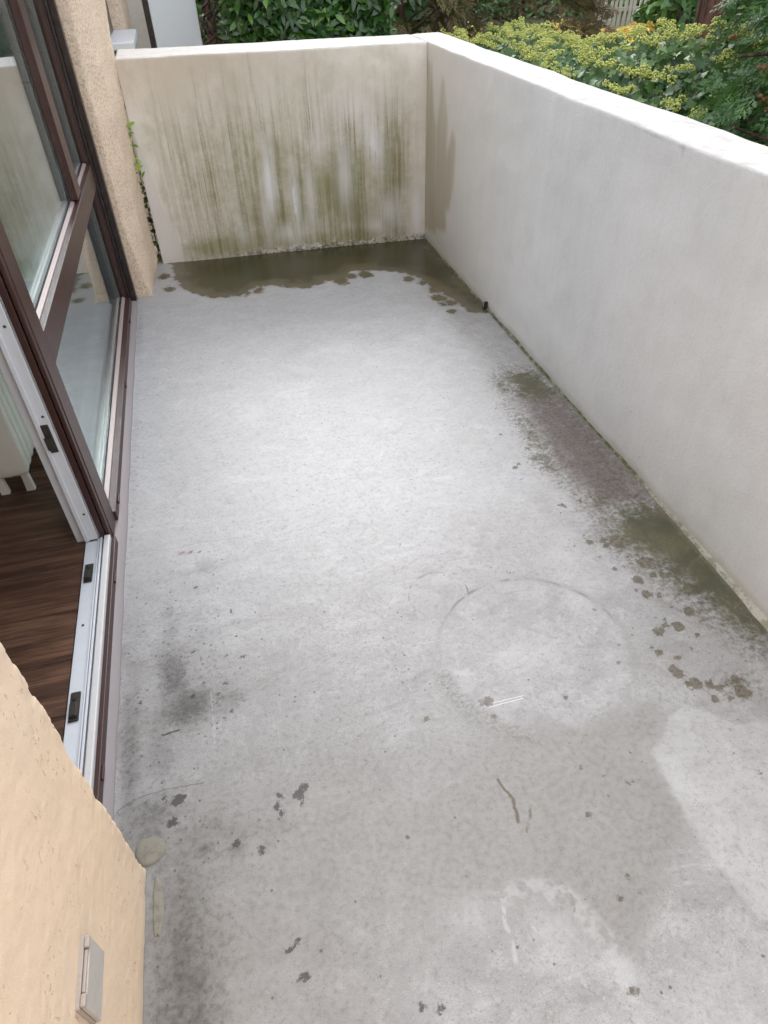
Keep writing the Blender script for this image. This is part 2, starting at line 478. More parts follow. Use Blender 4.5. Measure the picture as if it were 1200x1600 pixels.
def mat_bark(name, a, b):
    t = NT(name)
    n = t.noise(30, 5, .7, v=t.scl(t.pos(), (1, 1, .12)))
    c = t.mix(t.ss(n, .4, .6), a, b)
    t.bump(n, .02, 1)
    return t.fin(c, .9)

def mat_ground():
    t = NT('lawn_soil')
    n = t.noise(2.2, 5, .7)
    f = t.noise(40, 4, .7)
    c = t.mix(t.ss(n, .4, .6), (.045, .075, .02), (.10, .09, .035))
    c = t.mix(t.mul(t.ss(f, .5, .7), .6), c, (.16, .15, .05))
    t.bump(f, .03, 1)
    return t.fin(c, .9)

M = dict(
    floor=mat_floor(), back=mat_render_paint('stained_paint', 'back'), right=mat_render_paint('parapet_paint', 'right'),
    peach=mat_plaster('peach_plaster', (.74, .578, .412), (.715, .565, .418), 'pit'),
    pillar=mat_plaster('gritty_peach_plaster', (.80, .645, .49), (.84, .68, .52), 'fine', .72, .007),
    brown=mat_paint('brown_window_paint', (.048, .021, .018), .38, .12, (.12, .08, .07)),
    bead=mat_paint('bead_sky_sheen', (.30, .235, .225), .35, .05, (.25, .2, .2)),
    jamb=mat_paint('dark_jamb_paint', (.030, .016, .015), .4, .05),
    black=mat_paint('black_guide_rail', (.022, .014, .014), .35, .1),
    gasket=mat_paint('rubber_gasket', (.03, .03, .032), .6, .05),
    white=mat_paint('white_frame_paint', (.66, .70, .75), .30, .10, (.40, .42, .44)),
    alu=mat_paint('pale_threshold', (.60, .60, .61), .45, .10, (.42, .40, .38), .0),
    spacer=mat_paint('spacer_metal', (.74, .78, .76), .30, .05, metal=.6),
    steel=mat_paint('worn_zinc', (.12, .115, .11), .36, .5, (.06, .05, .05), .8, .001),
    strip=mat_paint('sheet_flashing', (.25, .225, .232), .55, .35, (.25, .22, .22)),
    radiator=mat_paint('radiator_enamel', (.88, .86, .79), .35, .05),
    plate=mat_paint('grey_plastic', (.46, .435, .39), .5, .2),
    plate_d=mat_paint('weathered_hinge_plastic', (.38, .33, .29), .6, .3, (.2, .15, .12)),
    glass=mat_glass(), wood=mat_wood_floor(),
    room=mat_paint('room_paint', (.82, .80, .76), .8, .05),
    slab=mat_paint('slab_paint', (.80, .77, .72), .85, .15),
    mortar=None, ground=mat_ground(),
    panel=mat_paint('pale_blue_panel', (.80, .87, .93), .5, .04, (.5, .56, .62)),
    ivy=mat_leaf('ivy_leaf', (.020, .070, .018), (.11, .215, .060), (.24, .35, .14), .42, .15, .4),
    umbel=mat_leaf('ivy_flower', (.55, .60, .13), (.74, .74, .26), (.42, .52, .12), .6, .15),
    laurel=mat_leaf('laurel_leaf', (.018, .065, .014), (.050, .145, .028), (.13, .28, .04), .28, .12, .6),
    thuja=mat_leaf('thuja_green', (.032, .105, .026), (.080, .20, .050), (.16, .30, .06), .55, .10),
    thujab=mat_leaf('thuja_olive', (.12, .115, .035), (.20, .175, .07), (.20, .10, .055), .6, .10),
    dryfol=mat_leaf('dry_twig_leaf', (.20, .11, .07), (.27, .21, .09), (.14, .18, .05), .6, .10),
    lime=mat_leaf('fresh_leaf', (.24, .44, .04), (.38, .58, .07), (.14, .30, .04), .45, .3),
    autumn=mat_leaf('fallen_leaf', (.75, .55, .08), (.85, .70, .16), (.70, .28, .07), .6, .2),
    cone=mat_leaf('dry_cone', (.30, .15, .06), (.38, .20, .09), None, .7, .05),
    bark=mat_bark('red_bark', (.055, .025, .018), (.16, .08, .055)),
    twig=mat_bark('grey_bark', (.05, .035, .025), (.15, .11, .08)),
    picket=mat_paint('picket_paint', (.55, .54, .50), .7, .4, (.2, .2, .15)),
)
def mat_mortar():
    t = NT('mossy_mortar')
    y = t.xyz()[1]
    n = t.noise(30, 4, .7)
    c = t.mix(t.ss(n, .35, .58), (.27, .26, .20), (.085, .088, .045))
    c = t.mix(t.ss(y, 1.9, 1.2), c, t.mix(t.ss(n, .45, .6), (.44, .425, .37), (.27, .265, .20)))
    t.bump(t.noise(90, 4, .7), .004, 1)
    return t.fin(c, .9)
M['mortar'] = mat_mortar()

# ------------------------------------------------------------------ object helpers
def link(name, me, mat=None, parent=None, label=None):
    if mat is not None and not me.materials:
        me.materials.append(mat)
    o = bpy.data.objects.new(name, me)
    COL.objects.link(o)
    if parent is not None:
        o.parent = parent
        o.matrix_parent_inverse = Matrix.Identity(4)
        o.location = -Vector(world_loc(parent))
    if label: o['label'] = label
    return o
WL = {}
def world_loc(o):
    if o.name in WL: return WL[o.name]
    return (0, 0, 0)
def thing(name, label, cat, loc=(0, 0, 0), group=None):
    o = bpy.data.objects.new(name, None)
    COL.objects.link(o)
    o.location = loc
    o.empty_display_size = .2
    WL[o.name] = tuple(loc)
    tag(o, label, cat, group)
    return o
def tag(o, label=None, cat=None, group=None, kind=None):
    if label: o['label'] = label
    if cat: o['category'] = cat
    if group: o['group'] = group
    if kind: o['kind'] = kind
    return o

def smooth(me, on=True):
    me.polygons.foreach_set('use_smooth', [on] * len(me.polygons))
def mesh_np(name, V, F):
    """V (n,3); F (m,k) all faces with the same corner count"""
    me = bpy.data.meshes.new(name)
    V = np.asarray(V, np.float32); F = np.asarray(F, np.int32)
    k = F.shape[1]
    me.vertices.add(len(V)); me.vertices.foreach_set('co', V.ravel())
    me.loops.add(F.size); me.loops.foreach_set('vertex_index', F.ravel())
    me.polygons.add(len(F)); me.polygons.foreach_set('loop_start', np.arange(0, F.size, k, dtype=np.int32))
    me.update(calc_edges=True)
    return me

class MB:
    def __init__(s): s.bm = bmesh.new()
    def box(s, a, b, bev=0.0, seg=1):
        x0, y0, z0 = a; x1, y1, z1 = b
        v = [s.bm.verts.new(c) for c in ((x0, y0, z0), (x1, y0, z0), (x1, y1, z0), (x0, y1, z0), (x0, y0, z1), (x1, y0, z1), (x1, y1, z1), (x0, y1, z1))]
        fs = [s.bm.faces.new([v[i] for i in q]) for q in ((0, 3, 2, 1), (4, 5, 6, 7), (0, 1, 5, 4), (1, 2, 6, 5), (2, 3, 7, 6), (3, 0, 4, 7))]
        if bev:
            es = list({e for f in fs for e in f.edges})
            bmesh.ops.bevel(s.bm, geom=es, offset=bev, segments=seg, affect='EDGES', profile=.5)
        return s
    def prism(s, pts, axis, t0, t1, bev=0.0):
        """extrude a closed 2-D outline along an axis; pts are the other two coordinates in xyz order"""
        def P(a, b, t):
            return {'x': (t, a, b), 'y': (a, t, b), 'z': (a, b, t)}[axis]
        A = [s.bm.verts.new(P(a, b, t0)) for a, b in pts]
        B = [s.bm.verts.new(P(a, b, t1)) for a, b in pts]
        n = len(pts)
        fs = [s.bm.faces.new((A[i], A[(i + 1) % n], B[(i + 1) % n], B[i])) for i in range(n)]
        fs.append(s.bm.faces.new(A[::-1])); fs.append(s.bm.faces.new(B))
        bmesh.ops.recalc_face_normals(s.bm, faces=fs)
        if bev:
            es = list({e for f in fs for e in f.edges})
            bmesh.ops.bevel(s.bm, geom=es, offset=bev, segments=2, affect='EDGES', profile=.5)
        return s
    def tube(s, pts, rad, n=8, cap=True):
        pts = [Vector(p) for p in pts]
        rs = rad if isinstance(rad, (list, tuple)) else [rad] * len(pts)
        rings = []
        for i, p in enumerate(pts):
            d = (pts[min(i + 1, len(pts) - 1)] - pts[max(i - 1, 0)]).normalized()
            u = d.cross(Vector((0, 0, 1)) if abs(d.z) < .9 else Vector((1, 0, 0))).normalized()
            w = d.cross(u)
            rings.append([s.bm.verts.new(p + (u * math.cos(2 * math.pi * k / n) + w * math.sin(2 * math.pi * k / n)) * rs[i]) for k in range(n)])
        for a, b in zip(rings[:-1], rings[1:]):
            for k in range(n):
                s.bm.faces.new((a[k], a[(k + 1) % n], b[(k + 1) % n], b[k]))
        if cap:
            s.bm.faces.new(rings[0][::-1]); s.bm.faces.new(rings[-1])
        return s
    def build(s, name, mat, parent=None, label=None, sm=False):
        bmesh.ops.recalc_face_normals(s.bm, faces=s.bm.faces)
        me = bpy.data.meshes.new(name)
        s.bm.to_mesh(me); s.bm.free()
        if sm: smooth(me)
        return link(name, me, mat, parent, label)

def grid_mesh(name, P, closed=False):
    """P (a,b,3) grid of points"""
    a, b = P.shape[:2]
    idx = np.arange(a * b).reshape(a, b)
    F = np.stack([idx[:-1, :-1], idx[1:, :-1], idx[1:, 1:], idx[:-1, 1:]], -1).reshape(-1, 4)
    return mesh_np(name, P.reshape(-1, 3), F)

def set_attr(me, name, chans):
    at = me.attributes.new(name, 'FLOAT_COLOR', 'POINT')
    n = len(me.vertices)
    A = np.zeros((n, 4), np.float32)
    for i, c in enumerate(chans):
        A[:len(c), i] = c
    at.data.foreach_set('color', A.ravel())

def sdf(poly, X, Y):
    """signed distance, positive inside"""
    poly = np.array(poly, float)
    d = np.full(X.shape, 1e9); ins = np.zeros(X.shape, bool)
    n = len(poly)
    for i in range(n):
        x0, y0 = poly[i]; x1, y1 = poly[(i + 1) % n]
        ex, ey = x1 - x0, y1 - y0
        L = ex * ex + ey * ey + 1e-12
        h = np.clip(((X - x0) * ex + (Y - y0) * ey) / L, 0, 1)
        d = np.minimum(d, np.hypot(X - x0 - h * ex, Y - y0 - h * ey))
        c = ((y0 > Y) != (y1 > Y)) & (X < (x1 - x0) * (Y - y0) / (y1 - y0 + 1e-12) + x0)
        ins ^= c
    return np.where(ins, d, -d)
def soft(sd, w): return np.clip(.5 + sd / (2 * w), 0, 1)
def blob(X, Y, cx, cy, rx, ry=None, rot=0):
    ry = ry or rx
    c, s_ = math.cos(rot), math.sin(rot)
    u = ((X - cx) * c + (Y - cy) * s_) / rx; v = (-(X - cx) * s_ + (Y - cy) * c) / ry
    return np.exp(-(u * u + v * v))
def vnoise(X, Y, sc, seed):
    """cheap smooth value noise for mesh displacement"""
    r = np.random.default_rng(seed)
    T = r.random((64, 64))
    x = X * sc; y = Y * sc
    xi = np.floor(x).astype(int); yi = np.floor(y).astype(int)
    fx = x - xi; fy = y - yi
    fx = fx * fx * (3 - 2 * fx); fy = fy * fy * (3 - 2 * fy)
    g = lambda a, b: T[a % 64, b % 64]
    return (g(xi, yi) * (1 - fx) + g(xi + 1, yi) * fx) * (1 - fy) + (g(xi, yi + 1) * (1 - fx) + g(xi + 1, yi + 1) * fx) * fy - .5

# ================================================================== THE SETTING
# ------------------------------------------------------------------ ground
gm = MB(); gm.box((-60, -60, -1.2), (80, 80, -.6))
tag(gm.build('ground', M['ground']), 'green and brown garden lawn around the house', kind='structure')

# ------------------------------------------------------------------ balcony floor
nx, ny = 236, 620
xs = np.linspace(-.50, 1.42, nx); ys = np.linspace(-.30, 4.64, ny)
X, Y = np.meshgrid(xs, ys, indexing='ij')
Zf = vnoise(X, Y, 1.6, 3) * .004 + vnoise(X, Y, 5, 4) * .0014
P = np.stack([X, Y, Zf - .002], -1)
fm = grid_mesh('balcony_floor', P)
smooth(fm)
x, y = X.ravel(), Y.ravel()
PUD = [(-.36, 4.7), (-.30, 4.56), (-.280, 4.491), (-.269, 4.270), (-.199, 4.055), (-.080, 3.920), (.015, 3.899), (.095, 3.892), (.203, 3.993), (.288, 3.995), (.378, 3.926), (.484, 3.871), (.612, 3.939), (.745, 3.989), (.811, 4.052), (.941, 4.019), (1.065, 3.946), (1.145, 3.857), (1.188, 3.711), (1.217, 3.594), (1.280, 3.364), (1.282, 3.277), (1.352, 3.254), (1.44, 3.24), (1.45, 4.7)]
wet = soft(sdf(PUD, x, y), .16)
for bx_, by_, br_ in [(-.33, 4.33, .035), (-.30, 4.12, .03), (.21, 3.93, .028), (.14, 3.905, .022), (.70, 3.93, .05), (.77, 3.98, .04), (1.180, 3.509, .035), (1.183, 3.62, .028), (1.179, 3.425, .022), (1.196, 3.322, .018), (1.23, 3.42, .03), (1.21, 3.50, .022), (1.10, 3.83, .03), (1.16, 3.74, .025), (.87, 3.97, .04)]:
    wet = np.maximum(wet, soft(br_ - np.hypot(x - bx_, (y - by_) * .8), .16))
G1 = [(1.24, 2.62), (1.37, 2.56), (1.37, 2.38), (1.29, 2.34), (1.21, 2.42), (1.19, 2.54)]
G2 = [(1.255, 1.56), (1.42, 1.56), (1.43, .93), (1.327, .955), (1.286, 1.106), (1.238, 1.158), (1.240, 1.280), (1.156, 1.437), (1.182, 1.526)]
green = np.maximum(soft(sdf(G1, x, y) + .018, .11), soft(sdf(G2, x, y) + .030, .12))
green = np.maximum(green, .62 * blob(x, y, 1.165, 2.50, .05, .14))
green = np.maximum(green, .66 * blob(x, y, 1.10, 1.93, .06, .13))
green = np.maximum(green, .62 * blob(x, y, 1.155, 2.18, .02, .05))
green = np.maximum(green, .60 * blob(x, y, 1.17, 1.63, .08, .10))
green = np.maximum(green, .55 * blob(x, y, 1.12, 2.05, .06, .42))
green = np.maximum(green, .62 * np.clip(1 - (1.392 - x) / .07, 0, 1) * np.clip((2.75 - y) / .3, 0, 1))
green = np.maximum(green, .60 * blob(x, y, 1.24, 1.07, .05, .07))
green = np.maximum(green, .58 * blob(x, y, 1.18, .82, .07, .05))
green = np.maximum(green, .60 * blob(x, y, 1.15, 1.43, .045, .05))
RED = [(1.17, 2.44), (1.14, 2.09), (1.12, 1.86), (1.17, 1.60), (1.31, 1.57), (1.39, 1.56), (1.42, 2.0), (1.40, 2.42), (1.315, 2.45)]
red = soft(sdf(RED, x, y), .09)
dark = np.zeros_like(x)
for a in [(-.335, 1.27, .06, .14, .1, .72), (-.30, 1.16, .09, .08, .3, .80), (-.20, 1.15, .08, .06, 0, .52), (-.30, 1.22, .12, .20, 0, .42), (-.37, 1.05, .05, .15, 0, .40), (-.28, .80, .13, .10, 0, .42), (-.36, 1.0, .03, .06, 0, .45),
          (-.34, 1.45, .04, .10, -.4, .42), (-.345, 1.52, .03, .05, 0, .45), (-.22, 1.69, .05, .06, 0, .40), (-.26, 1.40, .10, .10, 0, .28), (-.25, 1.2, .14, .2, 0, .33),
          (-.277, .763, .035, .028, .4, .62), (-.202, .745, .025, .03, 0, .6), (-.33, .74, .05, .03, 0, .4), (-.36, .86, .08, .06, 0, .42),
          (-.345, .60, .035, .09, 0, .55), (-.33, .45, .09, .42, 0, .66), (-.38, .45, .03, .5, 0, .5), (-.315, .50, .04, .09, .2, .72), (-.35, .40, .04, .12, 0, .5), (-.36, .25, .05, .15, 0, .6), (-.27, .55, .06, .2, 0, .38),
          (-.30, .84, .05, .03, 0, .4), (-.45, 1.0, .035, .45, 0, .52), (-.47, 2.4, .03, .9, 0, .30), (-.47, 3.6, .03, .5, 0, .35), (-.40, .88, .09, .08, 0, .55), (-.22, .78, .10, .05, 0, .38), (-.10, .77, .06, .04, 0, .34), (-.36, .60, .06, .4, 0, .42), (-.40, .82, .07, .10, 0, .5),
          (.10, 1.0, .25, .18, .3, .16), (.30, 1.12, .10, .14, 0, .22), (.05, 2.1, .3, .2, 0, .10), (-.1, 3.0, .25, .25, 0, .12), (-.35, 3.6, .12, .3, 0, .16),
          (1.34, .85, .07, .18, 0, .40), (1.25, .70, .12, .10, 0, .22), (1.3, 2.75, .05, .2, 0, .25)]:
    dark = np.maximum(dark, a[5] * blob(x, y, *a[:5]))
black = np.zeros_like(x)
def spot(cx, cy, r):
    global black
    black = np.maximum(black, soft(r - np.hypot(x - cx, y - cy), .022))
for s_ in [(-.331, .897, .018), (-.348, .844, .014), (-.029, .850, .013), (-.045, .833, .017), (-.039, .806, .010), (-.089, .841, .011), (-.099, .815, .011), (-.091, .799, .009),
           (-.366, .909, .008), (-.355, .89, .007), (-.091, .453, .012), (-.117, .508, .0), (-.105, .448, .008), (-.094, .52, .010), (-.116, .506, .009), (-.15, .725, .011), (-.204, .756, .012), (.317, .947, .010), (.185, .664, .009),
           (.533, .262, .013), (.157, .331, .010), (.122, .343, .009), (.485, .422, .007), (.591, .42, .008), (.629, .455, .008), (.641, .417, .006), (.52, .549, .006), (.616, .603, .008),
           (1.057, 1.45, .014), (1.099, 1.446, .015), (1.103, 1.422, .016), (1.149, 1.424, .034), (1.183, 1.311, .028), (1.121, 1.251, .020), (1.113, 1.187, .019), (1.148, 1.173, .011), (1.181, 1.258, .016), (1.209, 1.247, .018),
           (1.227, 1.242, .014), (1.07, 1.045, .019), (1.135, 1.047, .021), (1.101, 1.06, .012), (1.20, 1.09, .02), (1.05, 1.654, .014), (1.168, 1.619, .012), (1.008, 2.137, .010), (.979, 1.911, .014), (1.0, 1.93, .010),
           (1.036, .916, .017), (1.04, .90, .02), (1.071, .947, .012), (1.028, .976, .014), (1.069, .858, .022), (1.045, .862, .012), (1.103, .843, .015), (1.183, .842, .015), (1.174, .80, .024), (1.149, .837, .012),
           (1.122, .827, .014), (1.096, 1.061, .010), (1.17, 1.003, .010), (.984, 1.051, .008), (.931, 1.175, .009), (.931, 1.031, .008), (.90, .975, .007), (.707, .912, .010), (.496, .955, .018), (.48, .957, .012),
           (.495, .907, .009), (.705, .798, .007), (.652, .716, .008), (.615, .603, .009), (.696, .68, .007), (.745, .65, .008), (.76, .648, .006), (1.09, .80, .013), (1.13, .79, .010), (1.02, 1.0, .008), (1.25, 1.17, .02)]:
    spot(*s_)
r2 = np.random.default_rng(5)
for k in range(420):   # splatter around the algae
    b0 = [(1.13, 1.35), (1.10, .85), (1.08, 1.55), (1.12, 2.3), (1.10, 1.9), (1.14, 1.15), (-.25, 1.2), (-.22, 1.36), (-.20, 1.28), (-.27, 1.5), (1.12, .95)][k % 11]
    cx, cy = b0[0] + r2.normal() * .06, b0[1] + r2.normal() * .11
    spot(cx, cy, r2.uniform(-.001, .0062) + .004 * (r2.random() < .1))
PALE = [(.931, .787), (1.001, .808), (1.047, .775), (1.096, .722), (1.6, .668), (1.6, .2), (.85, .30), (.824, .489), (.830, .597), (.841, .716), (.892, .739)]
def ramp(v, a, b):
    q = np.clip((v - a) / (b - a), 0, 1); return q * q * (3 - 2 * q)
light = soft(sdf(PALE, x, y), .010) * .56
light = np.maximum(light, .62 * ramp(y, .95, 1.9) * ramp(-x, -1.36, -1.05))  # brightness of the far floor painted as a paler colour ramp
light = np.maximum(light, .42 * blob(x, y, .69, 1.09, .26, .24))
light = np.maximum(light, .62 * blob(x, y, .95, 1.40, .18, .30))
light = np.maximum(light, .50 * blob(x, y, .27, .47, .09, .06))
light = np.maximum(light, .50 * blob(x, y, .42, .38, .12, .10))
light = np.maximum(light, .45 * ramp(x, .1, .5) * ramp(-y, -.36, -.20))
TONE = [(.442, .873), (.667, .850), (.785, .827), (.936, .826), (.900, .737), (.841, .716), (.830, .597), (.824, .496), (.740, .453), (.574, .306), (.346, .426), (.134, .422), (-.1, .15), (-.6, .1), (-.6, 1.0), (-.38, 1.15), (-.1, 1.08), (.15, 1.16), (.30, 1.10), (.36, .98)]
wl = np.clip((.55 - x) / .35, 0, 1)
sdt = sdf(TONE, x, y) + vnoise(x, y, 4, 91) * .16 * wl + vnoise(x, y, 11, 92) * .05 * wl
tone = soft(sdt, .05 + .22 * wl)
tone *= .72 + .5 * vnoise(x, y, 5, 93) * wl + .28 * np.clip(1 - wl, 0, 1)
basec = np.clip(1 - (1.392 - x) / .05, 0, 1) * np.clip((3.2 - y) / .4, 0, 1) * .8
basec = np.maximum(basec, np.clip(1 - (x + .475) / .05, 0, 1) * .42 * np.clip((1.4 - y), 0, 1))
set_attr(fm, 'stain_a', [wet, green, red, dark])
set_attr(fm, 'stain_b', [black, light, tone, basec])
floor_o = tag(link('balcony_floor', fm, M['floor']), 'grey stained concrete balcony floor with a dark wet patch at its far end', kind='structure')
sb = MB(); sb.box((-.62, -2.0, -.62), (1.60, 5.0, -.012))
tag(sb.build('balcony_slab', M['slab']), 'concrete slab under the balcony floor', kind='structure')

# ------------------------------------------------------------------ parapets
TOP = 1.098
def parapet(name, label, A, B, A2, B2, mat, attr_fn, du=.011, seed=0, side=None):
    """wall whose inner face runs A->B and outer face A2->B2 (xy); one closed mesh"""
    t = thing(name, label, 'wall', (A[0], A[1], 0))
    L = math.hypot(B[0] - A[0], B[1] - A[1])
    nu = max(2, int(L / du)); nv = int(TOP / du)
    U = np.linspace(0, 1, nu)
    prof = np.concatenate([np.linspace(-.05, TOP - .012, nv), [TOP - .006, TOP - .002, TOP, TOP, TOP, TOP, TOP, TOP - .003, TOP - .01, -.9]])
    off = np.concatenate([np.zeros(nv), [.0015, .005, .012, .06, .3, .6, .96, .985, 1, 1]])
    UU, VV = np.meshgrid(U, np.arange(len(prof)), indexing='ij')
    z = prof[VV]; w = off[VV]
    w = np.where((VV >= nv) & (VV < nv + 3), w, w)
    ax = A[0] + (B[0] - A[0]) * UU; ay = A[1] + (B[1] - A[1]) * UU
    cx = A2[0] + (B2[0] - A2[0]) * UU; cy = A2[1] + (B2[1] - A2[1]) * UU
    px = ax + (cx - ax) * w; py = ay + (cy - ay) * w
    nrm = np.array([cx.mean() - ax.mean(), cy.mean() - ay.mean()]); nrm /= np.hypot(*nrm)
    s = UU * L
    wob = vnoise(s, z, 3.2, seed) * .007 + vnoise(s, z, 11, seed + 1) * .0028 + vnoise(s, z, 55, seed + 2) * .0007
    wob += vnoise(s, z * 0, 4.5, seed + 5) * .010 * np.clip((z - 1.0) / .09, 0, 1) * np.clip(1 - w * 3, 0, 1)
    px -= nrm[0] * wob; py -= nrm[1] * wob
    z = z + np.where(z > .9, vnoise(s, w, 5, seed + 3) * .006 + vnoise(s, w * 3, 20, seed + 4) * .0018, 0)
    me = grid_mesh(name, np.stack([px, py, z], -1))
    smooth(me)
    bm = bmesh.new(); bm.from_mesh(me)
    bmesh.ops.holes_fill(bm, edges=[e for e in bm.edges if e.is_boundary])
    bmesh.ops.recalc_face_normals(bm, faces=bm.faces)
    bm.to_mesh(me); bm.free()
    co = np.zeros(len(me.vertices) * 3, np.float32); me.vertices.foreach_get('co', co); co = co.reshape(-1, 3)
    set_attr(me, 'stain_a', attr_fn(co))
    for pl in me.polygons:
        if len(pl.vertices) > 4: pl.use_smooth = False
    return t, link('wall_body', me, mat, t)

def back_attr(c):
    x, z = c[:, 0], c[:, 2]
    CL = [(-.50, 1.2), (-.36, 1.2), (-.33, .80), (-.288, .56), (-.261, .341), (-.235, .273), (-.225, .172), (-.194, .117), (-.218, -.02), (-.50, -.02)]
    clean = soft(sdf(CL, x, z), .03)
    alg = .85 * blob(x, z, .10, .07, .30, .07) + .62 * blob(x, z, .42, .20, .22, .12) + .55 * blob(x, z, .80, .34, .20, .17) + .75 * blob(x, z, .85, .05, .35, .06) + .55 * blob(x, z, .45, .55, .30, .30) + .5 * blob(x, z, 1.0, .18, .25, .1) + .50 * blob(x, z, 1.2, .4, .12, .45) + .5 * blob(x, z, .95, .5, .25, .25) + .38 * blob(x, z, 0.0, .45, .28, .40)
    stk = .62 + .5 * blob(x, z, .35, .6, .55, .45) + .75 * blob(x, z, .95, .45, .30, .35)
    stk = stk * np.clip((x + .33) / .2, 0, 1) * np.clip((1.36 - x) / .12, 0, 1)
    wh = np.zeros_like(x)
    for a in [(.40, .42, .035, .22, -.05, 1.0), (.36, .22, .03, .13, 0, .8), (.545, .30, .03, .22, 0, 1.0), (.50, .12, .10, .06, 0, .7), (.65, .33, .03, .2, 0, .75), (.87, .43, .05, .20, 0, .75), (1.06, .60, .06, .16, .2, .95), (.98, .80, .2, .08, 0, .4), (1.335, .15, .035, .20, 0, 1.1), (1.15, .20, .12, .10, 0, .7), (1.07, .12, .06, .08, .5, .8), (.72, .60, .06, .1, 0, .5), (.2, .12, .05, .07, 0, .5)]:
        wh = np.maximum(wh, a[5] * blob(x, z, *a[:5]))
    return [clean, np.clip(alg, 0, 1), np.clip(stk, 0, 1), np.clip(wh, 0, 1.1)]
def right_attr(c):
    y, z = c[:, 1], c[:, 2]
    s = np.zeros_like(y)
    for poly in ([(4.6, 1.04), (4.36, 1.03), (4.30, .86), (4.24, .70), (4.22, .10), (4.6, .05)], [(4.20, .97), (4.16, 1.0), (4.10, .97), (4.03, .78), (4.02, .18), (4.26, .12), (4.26, .7)], [(4.06, .60), (4.0, .74), (3.93, .78), (3.88, .70), (3.90, .46), (3.96, .30), (4.06, .30)]):
        s = np.maximum(s, soft(sdf(poly, y, z), .05))
    s = s * np.clip(.55 + .45 * (1 - z), .6, 1)
    g = .5 * blob(y, z, 2.15, 1.085, .22, .012) + .38 * blob(y, z, 1.92, 1.06, .012, .05) + .55 * blob(y, z, 1.55, 1.08, .5, .035) + .4 * blob(y, z, 2.9, 1.08, .5, .025)
    return [s, s * 0, np.clip(g, 0, 1), s * 0]
bw, _b = parapet('back_parapet', 'far end balcony wall with green and brown rain streaks above the wet floor', (-.335, 4.555), (1.392, 4.452), (-.335, 4.995), (1.392, 4.848), M['back'], back_attr, seed=20)
rw, _r = parapet('side_parapet', 'long pale grey balcony wall along the right side in front of the ivy', (1.390, 4.835), (1.398, -2.0), (1.590, 4.835), (1.592, -2.0), M['right'], right_attr, du=.016, seed=31)
# mortar fillet at the foot of the long wall
n = 500
yy = np.linspace(4.45, -1.9, n)
wv = .009 + vnoise(yy, yy * 0, 6, 77) * .008 + vnoise(yy, yy * 0, 30, 78) * .004 + np.clip((1.6 - yy) * .012, 0, .010)
hv = .010 + vnoise(yy, yy * 0, 7, 79) * .006 + np.clip((1.6 - yy) * .010, 0, .008)
xf = 1.3935
Pm = np.stack([np.stack([xf - wv, yy, np.full(n, -.001)], -1), np.stack([xf - wv * .45, yy, hv * .6], -1), np.stack([np.full(n, xf) + .004, yy, hv], -1)], 1)
me = grid_mesh('mortar_fillet', Pm); smooth(me)
link('mortar_fillet', me, M['mortar'], rw)
# dark joint shadow line at the far wall (thin recess strip)
# drain slot
d = thing('drain_slot', 'small dark drain slot at the foot of the long balcony wall', 'drain', (1.385, 3.29, 0))
mb = MB(); mb.box((1.372, 3.284, .000), (1.392, 3.296, .040), .002); mb.build('slot_frame', M['gasket'], d)
mb = MB(); mb.box((1.366, 3.281, .0), (1.3715, 3.299, .012), .001); mb.build('slot_lip', M['steel'], d)

# ================================================================== THE HOUSE
house = thing('house', 'house front with peach plaster, brown window frames and an open balcony door', 'house', (-.52, 2.0, 0))
# near wall block, displaced mesh so that its corner is ragged like thrown plaster
def plaster_block(name, mat, parent, y_edge, x_face, y_far, zt):
    du = .0045
    zz = np.arange(0, 1.02, du); zz = np.concatenate([zz, [1.1, 1.3, 1.6, 2.6]])
    L1 = y_edge - .22
    ya = np.concatenate([[y_far, -.5, 0.0, .12], np.arange(.20, y_edge - .012, du)])
    # path: along face to the corner, round it, then along the reveal
    path = [(x_face, v) for v in ya]
    r = .010
    for k in range(0, 7):
        a = k / 6 * math.pi / 2
        path.append((x_face - r + r * math.cos(a), y_edge - r + r * math.sin(a)))
    path += [(x_face - v, y_edge) for v in (.02, .03, .045, .06, .09)]
    path = np.array(path)
    nrm = np.array([(1, 0)] * len(ya) + [(math.cos(k / 6 * math.pi / 2), math.sin(k / 6 * math.pi / 2)) for k in range(7)] + [(0, 1)] * 5, float)
    s = np.concatenate([[0], np.cumsum(np.hypot(*np.diff(path, axis=0).T))])
    SS, ZZ = np.meshgrid(s, zz, indexing='ij')
    d = vnoise(SS, ZZ, 23, 5) * .0018 + vnoise(SS, ZZ * 1.1, 60, 6) * .0011 + vnoise(SS, ZZ, 6, 7) * .005 + vnoise(SS, ZZ, 140, 8) * .0004
    edge = np.exp(-((SS - s[len(ya) + 3]) / .02) ** 2)
    d += edge * (vnoise(SS * 0, ZZ, 23, 9) * .0048 + vnoise(SS * 0, ZZ, 71, 10) * .0026 + vnoise(SS * 0, ZZ, 190, 12) * .0018)
    P = np.stack([path[:, 0][:, None] + nrm[:, 0][:, None] * d, path[:, 1][:, None] + nrm[:, 1][:, None] * d, ZZ], -1)
    me = grid_mesh(name, P); smooth(me)
    return link(name, me, mat, parent)
wn1 = plaster_block('wall', M['peach'], house, .752, -.410, -2.0, 2.6)
mb = MB(); mb.box((-.72, -2.0, -.6), (-.418, .742, 2.6)); mb.box((-.72, -2.0, 2.6), (-.40, 4.62, 2.75)); mb.build('wall', M['peach'], house)
